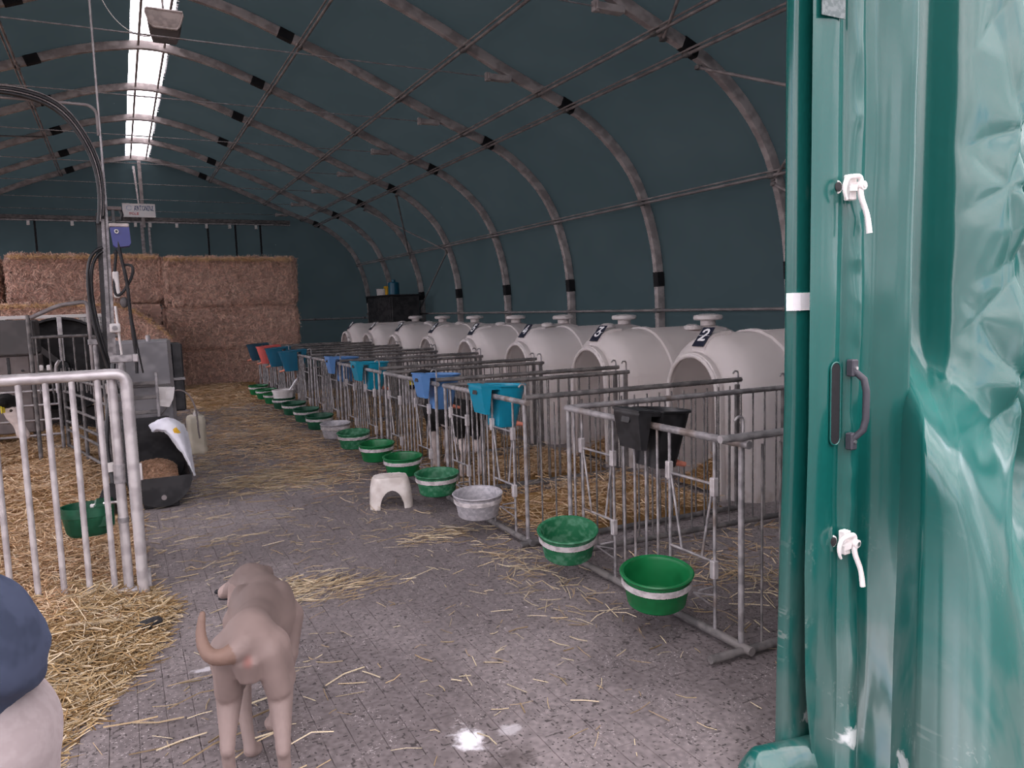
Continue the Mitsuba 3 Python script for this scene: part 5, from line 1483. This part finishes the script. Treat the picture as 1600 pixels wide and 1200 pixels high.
put(k, 'trousers', blob(tr_, .0105, .018, it=6, noise=lambda P: .008 * (meshkit.fbm(P * [9, 9, 7], 3, 5) - .5) * 2), 'trousers', True, label='pale grey trousers')
for s in (-1, 1):
    put(k, 'shoe', blob([(Q(.065, s * .108, .05), Q(-.10, s * .118, .042), .052, .047), (Q(-.10, s * .118, .04), Q(-.145, s * .12, .035), .045, .034)], .009, .012, cut=lambda P: .002 - P[:, 2], it=4), 'shoe', True)
    put(k, 'eye', trimesh.creation.icosphere(2, .013).apply_translation(HEAD + [-.082, s * .032, .022]), 'eye', True)
put(k, 'hair', blob([(HEAD + [.022, 0, .062], (.093, .082, .088), None), (HEAD + [.055, 0, .0], (.055, .068, .075), None)], .009, .012, it=4), 'hair', True)

# ---------------------------------------------------------------- the doorway curtain
C = thing('doorway_curtain', 'glossy green tarpaulin door curtain gathered at the right of the doorway', 'curtain')
def crossline(pts, n):
    p = np.array(pts, float)
    s = np.r_[0, np.cumsum(np.linalg.norm(np.diff(p, axis=0), axis=1))]
    from scipy.interpolate import PchipInterpolator
    q = np.linspace(0, s[-1], n)
    return np.stack([PchipInterpolator(s, p[:, a])(q) for a in (0, 1)], 1)
ZC = np.linspace(0.0, 3.70, 260)
flap = crossline([(1.943, 1.702), (1.985, 1.692), (2.02, 1.690), (2.045, 1.692), (2.075, 1.705), (2.095, 1.715), (2.108, 1.700), (2.128, 1.689), (2.158, 1.690), (2.178, 1.708), (2.215, 1.724), (2.25, 1.722), (2.285, 1.695), (2.318, 1.664), (2.35, 1.645), (2.366, 1.650), (2.374, 1.68), (2.374, 1.76), (2.37, 1.86), (2.40, 1.92), (2.45, 1.95)], 150)
drape = crossline([(2.45, 1.95), (2.56, 1.965), (2.66, 1.965), (2.74, 1.945), (2.785, 1.90), (2.798, 1.85), (2.81, 1.80), (2.845, 1.765), (2.90, 1.74), (2.94, 1.71), (2.965, 1.678), (2.985, 1.672), (3.01, 1.70), (3.05, 1.735), (3.10, 1.735), (3.15, 1.70), (3.2, 1.68), (3.28, 1.71), (3.36, 1.74), (3.46, 1.70), (3.58, 1.72), (3.72, 1.69), (3.9, 1.71), (4.15, 1.70)], 230)
def ridged(x, z, s):
    return 1 - np.abs(2 * meshkit.noise(np.stack([x, z, x * 0 + s], -1), 31) - 1)
def curtain_sheet(line, kind):
    n = len(line)
    X = np.repeat(line[None, :, 0], len(ZC), 0)
    Y = np.repeat(line[None, :, 1], len(ZC), 0)
    Zg = np.repeat(ZC[:, None], n, 1)
    low = np.clip((1.0 - Zg) / 1.0, 0, 1)
    if kind == 'flap':
        e = np.clip((2.13 - X) / .19, 0, 1)
        X = X + e * (.052 * np.clip((.42 - Zg) / .42, 0, 1) ** 1.8 - .012 * np.clip(1 - np.abs(Zg - .75) / .5, 0, 1))
        er = np.clip((X - 2.19) / .17, 0, 1)
        X = X - er * .040 * np.clip((.75 - Zg) / .75, 0, 1) ** 1.4 + er * .014 * np.exp(-((Zg - 1.05) / .22) ** 2)
        soft = np.clip((X - 1.99) / .05, 0, 1)
        Y = Y + soft * .020 * (meshkit.fbm(np.stack([X * 6, Zg * 1.8, X * 0], -1), 3, 41) - .5) * (1.2 + low)
        # puckers along the seam strip
        st = np.exp(-((X - 2.14) / .022) ** 2)
        pk = ridged(X * 6 + Zg * 3, Zg * 7.0, 4.0)
        Y = Y - st * .010 * np.clip(pk - .55, 0, 1) * 2
        # the slack lower left part bows outwards
        push = (.12 + .10 * np.clip((X - 2.2) / .15, 0, 1)) * low ** 2 * np.clip((X - 1.98) / .12, 0, 1)
        X, Y = X * (1 - push / Y), Y - push
        Y = Y - .018 * low * np.sin(np.clip((X - 1.95) / .45, 0, 1) * np.pi)
        Y = Y + .02 * np.exp(-((X - 2.235) / .05) ** 2) * np.clip((1.5 - Zg), 0, 1) * .6
    else:
        w = np.clip((X - 2.80) / .14, 0, 1)
        cr = ridged(X * 2.6 + Zg * 1.0, Zg * 1.5 - X * .7, 1.5)
        cr2 = ridged(X * 5.5 - Zg * 1.6, Zg * 2.2 + X * 1.2, 6.5)
        amt = .35 + .65 * np.exp(-((Zg - 1.35) / .55) ** 2) + .25 * np.exp(-((Zg - 2.1) / .25) ** 2)
        Y = Y - w * amt * (.078 * (cr ** 2 - .35) + .036 * (cr2 ** 2 - .35))
        Y = Y + w * .012 * (meshkit.fbm(np.stack([X * 7, Zg * 7, X * 0 + 2], -1), 3, 43) - .5) * amt
        for px_, pz_, A_, s_, nf, th0 in ((2.84, 2.60, .05, .22, 3, .4), (2.98, 2.28, .06, .25, 4, 1.1), (2.93, 2.05, .045, .18, 5, 2.0), (2.87, 1.55, .05, .22, 4, .2), (3.02, 1.30, .05, .25, 5, 1.4), (3.10, 1.85, .05, .2, 4, .8)):
            dx_, dz_ = X - px_, (Zg - pz_) * .6
            rr_ = np.sqrt(dx_ ** 2 + dz_ ** 2)
            Y = Y - w * A_ * (rr_ / s_) * np.exp(1 - rr_ / s_ * 1.6) * (np.abs(np.cos(nf * np.arctan2(dz_, dx_) / 2 + th0)) - .6)
        # smooth slack lobe below a diagonal fold
        ln = (1.22 - Zg) - (X - 2.80) * 1.75
        lob = 1 / (1 + np.exp(-ln / .045))
        smooth_y = np.repeat(crossline([(2.45, 1.95), (2.56, 1.96), (2.66, 1.93), (2.73, 1.85), (2.78, 1.775), (2.85, 1.715), (2.95, 1.675), (3.1, 1.65), (3.6, 1.64), (4.15, 1.68)], 400)[None], 1, 0)[0]
        sy = np.interp(X, smooth_y[:, 0], smooth_y[:, 1]) - .03 * np.exp(-(ln / .10) ** 2) 
        Y = Y * (1 - lob) + sy * lob
        fwd = lob * np.clip((X - 2.615) / .12, 0, 1)
        push = .34 * low ** 1.5 * np.clip((X - 2.44) / .06, 0, 1) * (1 - .55 * fwd) + .40 * fwd
        X, Y = X * (1 - push / Y), Y - push
        # the upper part leans back into the barn
        lean = .11 * np.clip(Zg - 1.3, 0, None) * (1 - np.clip((2.60 - X) / .15, 0, 1))
        X = X * (1 + lean / Y)
        Y = Y + lean
        # weld seams
        for zz in (1.635, 1.662):
            Y = Y - .004 * np.exp(-((Zg - zz) / .006) ** 2) * (1 - lob)
    return np.stack([X, Y, Zg], -1)
fs, ds = curtain_sheet(flap, 'flap'), curtain_sheet(drape, 'drape')
ds[:, 0] = fs[:, -1]
put(C, 'front_flap', loft(fs, caps=False, closed=False), 'curtain_pvc', True)
put(C, 'gathered_drape', loft(ds, caps=False, closed=False), 'curtain_pvc', True)
inn = crossline([(2.10, 1.785), (2.05, 1.772), (2.01, 1.768), (1.98, 1.775), (1.960, 1.79), (1.957, 1.81), (1.97, 1.83), (2.01, 1.842), (2.10, 1.85)], 60)
X = np.repeat(inn[None, :, 0], len(ZC), 0); Y = np.repeat(inn[None, :, 1], len(ZC), 0); Zg = np.repeat(ZC[:, None], 60, 1)
X = X - .035 * np.clip((1.3 - Zg) / 1.3, 0, 1) * np.clip((2.08 - X) / .12, 0, 1) + .006 * (meshkit.noise(np.stack([X * 3, Zg * 2.5, X * 0], -1), 8) - .5)
put(C, 'inner_flap', loft(np.stack([X, Y, Zg], -1), caps=False, closed=False), 'curtain_pvc', True)
put(C, 'white_tape', hull([(x, y, z) for x, y in ((1.945, 1.80), (1.953, 1.780), (1.975, 1.768), (2.01, 1.760), (2.06, 1.766), (2.06, 1.772), (2.01, 1.766), (1.978, 1.774), (1.953, 1.80)) for z in (1.606, 1.664)]), 'white_print', smooth=False, label='strip of white tape')
# folded hem lying at the foot
hm = [(np.array([1.83, 1.80, .045]), np.array([2.08, 1.70, .05]), .052, .06), (np.array([1.84, 1.80, .09]), np.array([2.08, 1.70, .115]), .028, .04), (np.array([1.81, 1.83, .02]), np.array([1.86, 1.74, .03]), .03, .035)]
put(C, 'rolled_hem', blob(hm, .008, .016, cut=lambda P: .002 - P[:, 2], it=4, noise=lambda P: .006 * (meshkit.fbm(P * 14, 3, 2) - .5)), 'curtain_pvc', True)
# slot
def stadium(cx, z0, z1, r, n=12):
    a = np.linspace(0, np.pi, n)
    return [(cx + r * math.cos(t), z1 - r + r * math.sin(t)) for t in a] + [(cx - r * math.cos(t), z0 + r - r * math.sin(t)) for t in a]
sl = stadium(2.048, 1.165, 1.436, .0225)
put(C, 'hand_slot', prism(sl, .004, frame_matrix([0, 1.6905, 0], [1, 0, 0], [0, 0, 1])), 'black_tape', smooth=False, label='dark hand slot')
put(C, 'slot_rim', pipe([(x, 1.6868, z) for x, z in sl + sl[:1]], .0028, 6), 'curtain_pvc', 50)
# latches
def latch(name_z, x0=2.078):
    z = name_z
    y = 1.665
    K = put(C, 'latch', rbox([x0 - .008, y - .006, z - .042], [x0 + .022, y + .022, z + .038], .003), 'white_metal')
    put(K, 'hook', pipe(smoothpath([(x0 + .020, y - .020, z + .004), (x0 + .012, y - .020, z + .028), (x0 - .012, y - .020, z + .027), (x0 - .040, y - .020, z + .020), (x0 - .050, y - .018, z - .004), (x0 - .044, y - .016, z - .034), (x0 - .037, y - .015, z - .044)], 30), np.interp(np.arange(30), [0, 20, 29], [.0085, .0075, .0045]), 10), 'white_metal', 50)
    put(K, 'hook', hull([(x0 - .030, y - .022, z - .004), (x0 - .030, y - .022, z - .018), (x0 + .004, y - .022, z + .004), (x0 + .004, y - .022, z - .016), (x0 - .030, y - .01, z - .004), (x0 - .030, y - .01, z - .018), (x0 + .004, y - .01, z + .004), (x0 + .004, y - .01, z - .016)]), 'white_metal')
    put(K, 'pivot', cyl([x0 + .020, y - .034, z], [x0 + .020, y, z], .014, 16), 'white_metal')
    put(K, 'pivot', cyl([x0 + .020, y - .038, z], [x0 + .020, y - .033, z], .007, 12), 'chrome')
    put(K, 'lever', pipe(smoothpath([(x0 + .018, y - .022, z - .008), (x0 + .022, y - .024, z - .045), (x0 + .036, y - .030, z - .085), (x0 + .042, y - .034, z - .125), (x0 + .044, y - .036, z - .148)], 20), np.interp(np.arange(20), [0, 12, 19], [.0095, .0085, .0095]), 10), 'white_metal', 50)
    put(K, 'eyelet', cyl([x0 - .030, 1.690, z + .001], [x0 - .030, 1.698, z + .001], .021, 20), 'white_metal')
    put(K, 'eyelet_hole', cyl([x0 - .030, 1.686, z + .001], [x0 - .030, 1.6905, z + .001], .015, 20), 'black_plastic')
latch(1.992)
latch(.838)
# pull handle
hx = 2.112
HK = put(C, 'pull_handle', pipe([(hx, 1.672, 1.425), (hx + .002, 1.668, 1.405), (hx + .018, 1.645, 1.378), (hx + .021, 1.638, 1.34), (hx + .021, 1.638, 1.25), (hx + .018, 1.645, 1.212), (hx + .002, 1.668, 1.182), (hx, 1.672, 1.165)], [.011, .011, .0115, .0115, .0115, .0115, .011, .011], 10), 'handle_grey', 50, label='dark grey pull handle')
for z in (1.415, 1.172):
    put(HK, 'foot', rbox([hx - .014, 1.662, z - .028], [hx + .015, 1.69, z + .028], .004), 'handle_grey')
    put(HK, 'screw', cyl([hx, 1.656, z], [hx, 1.664, z], .0055, 10), 'chrome')
put(C, 'printed_patch', hull([(x, y, z) for x in (1.958, 2.06) for y in (1.6805, 1.6835) for z in (2.50, 2.62)]), 'curtain_print', smooth=False)
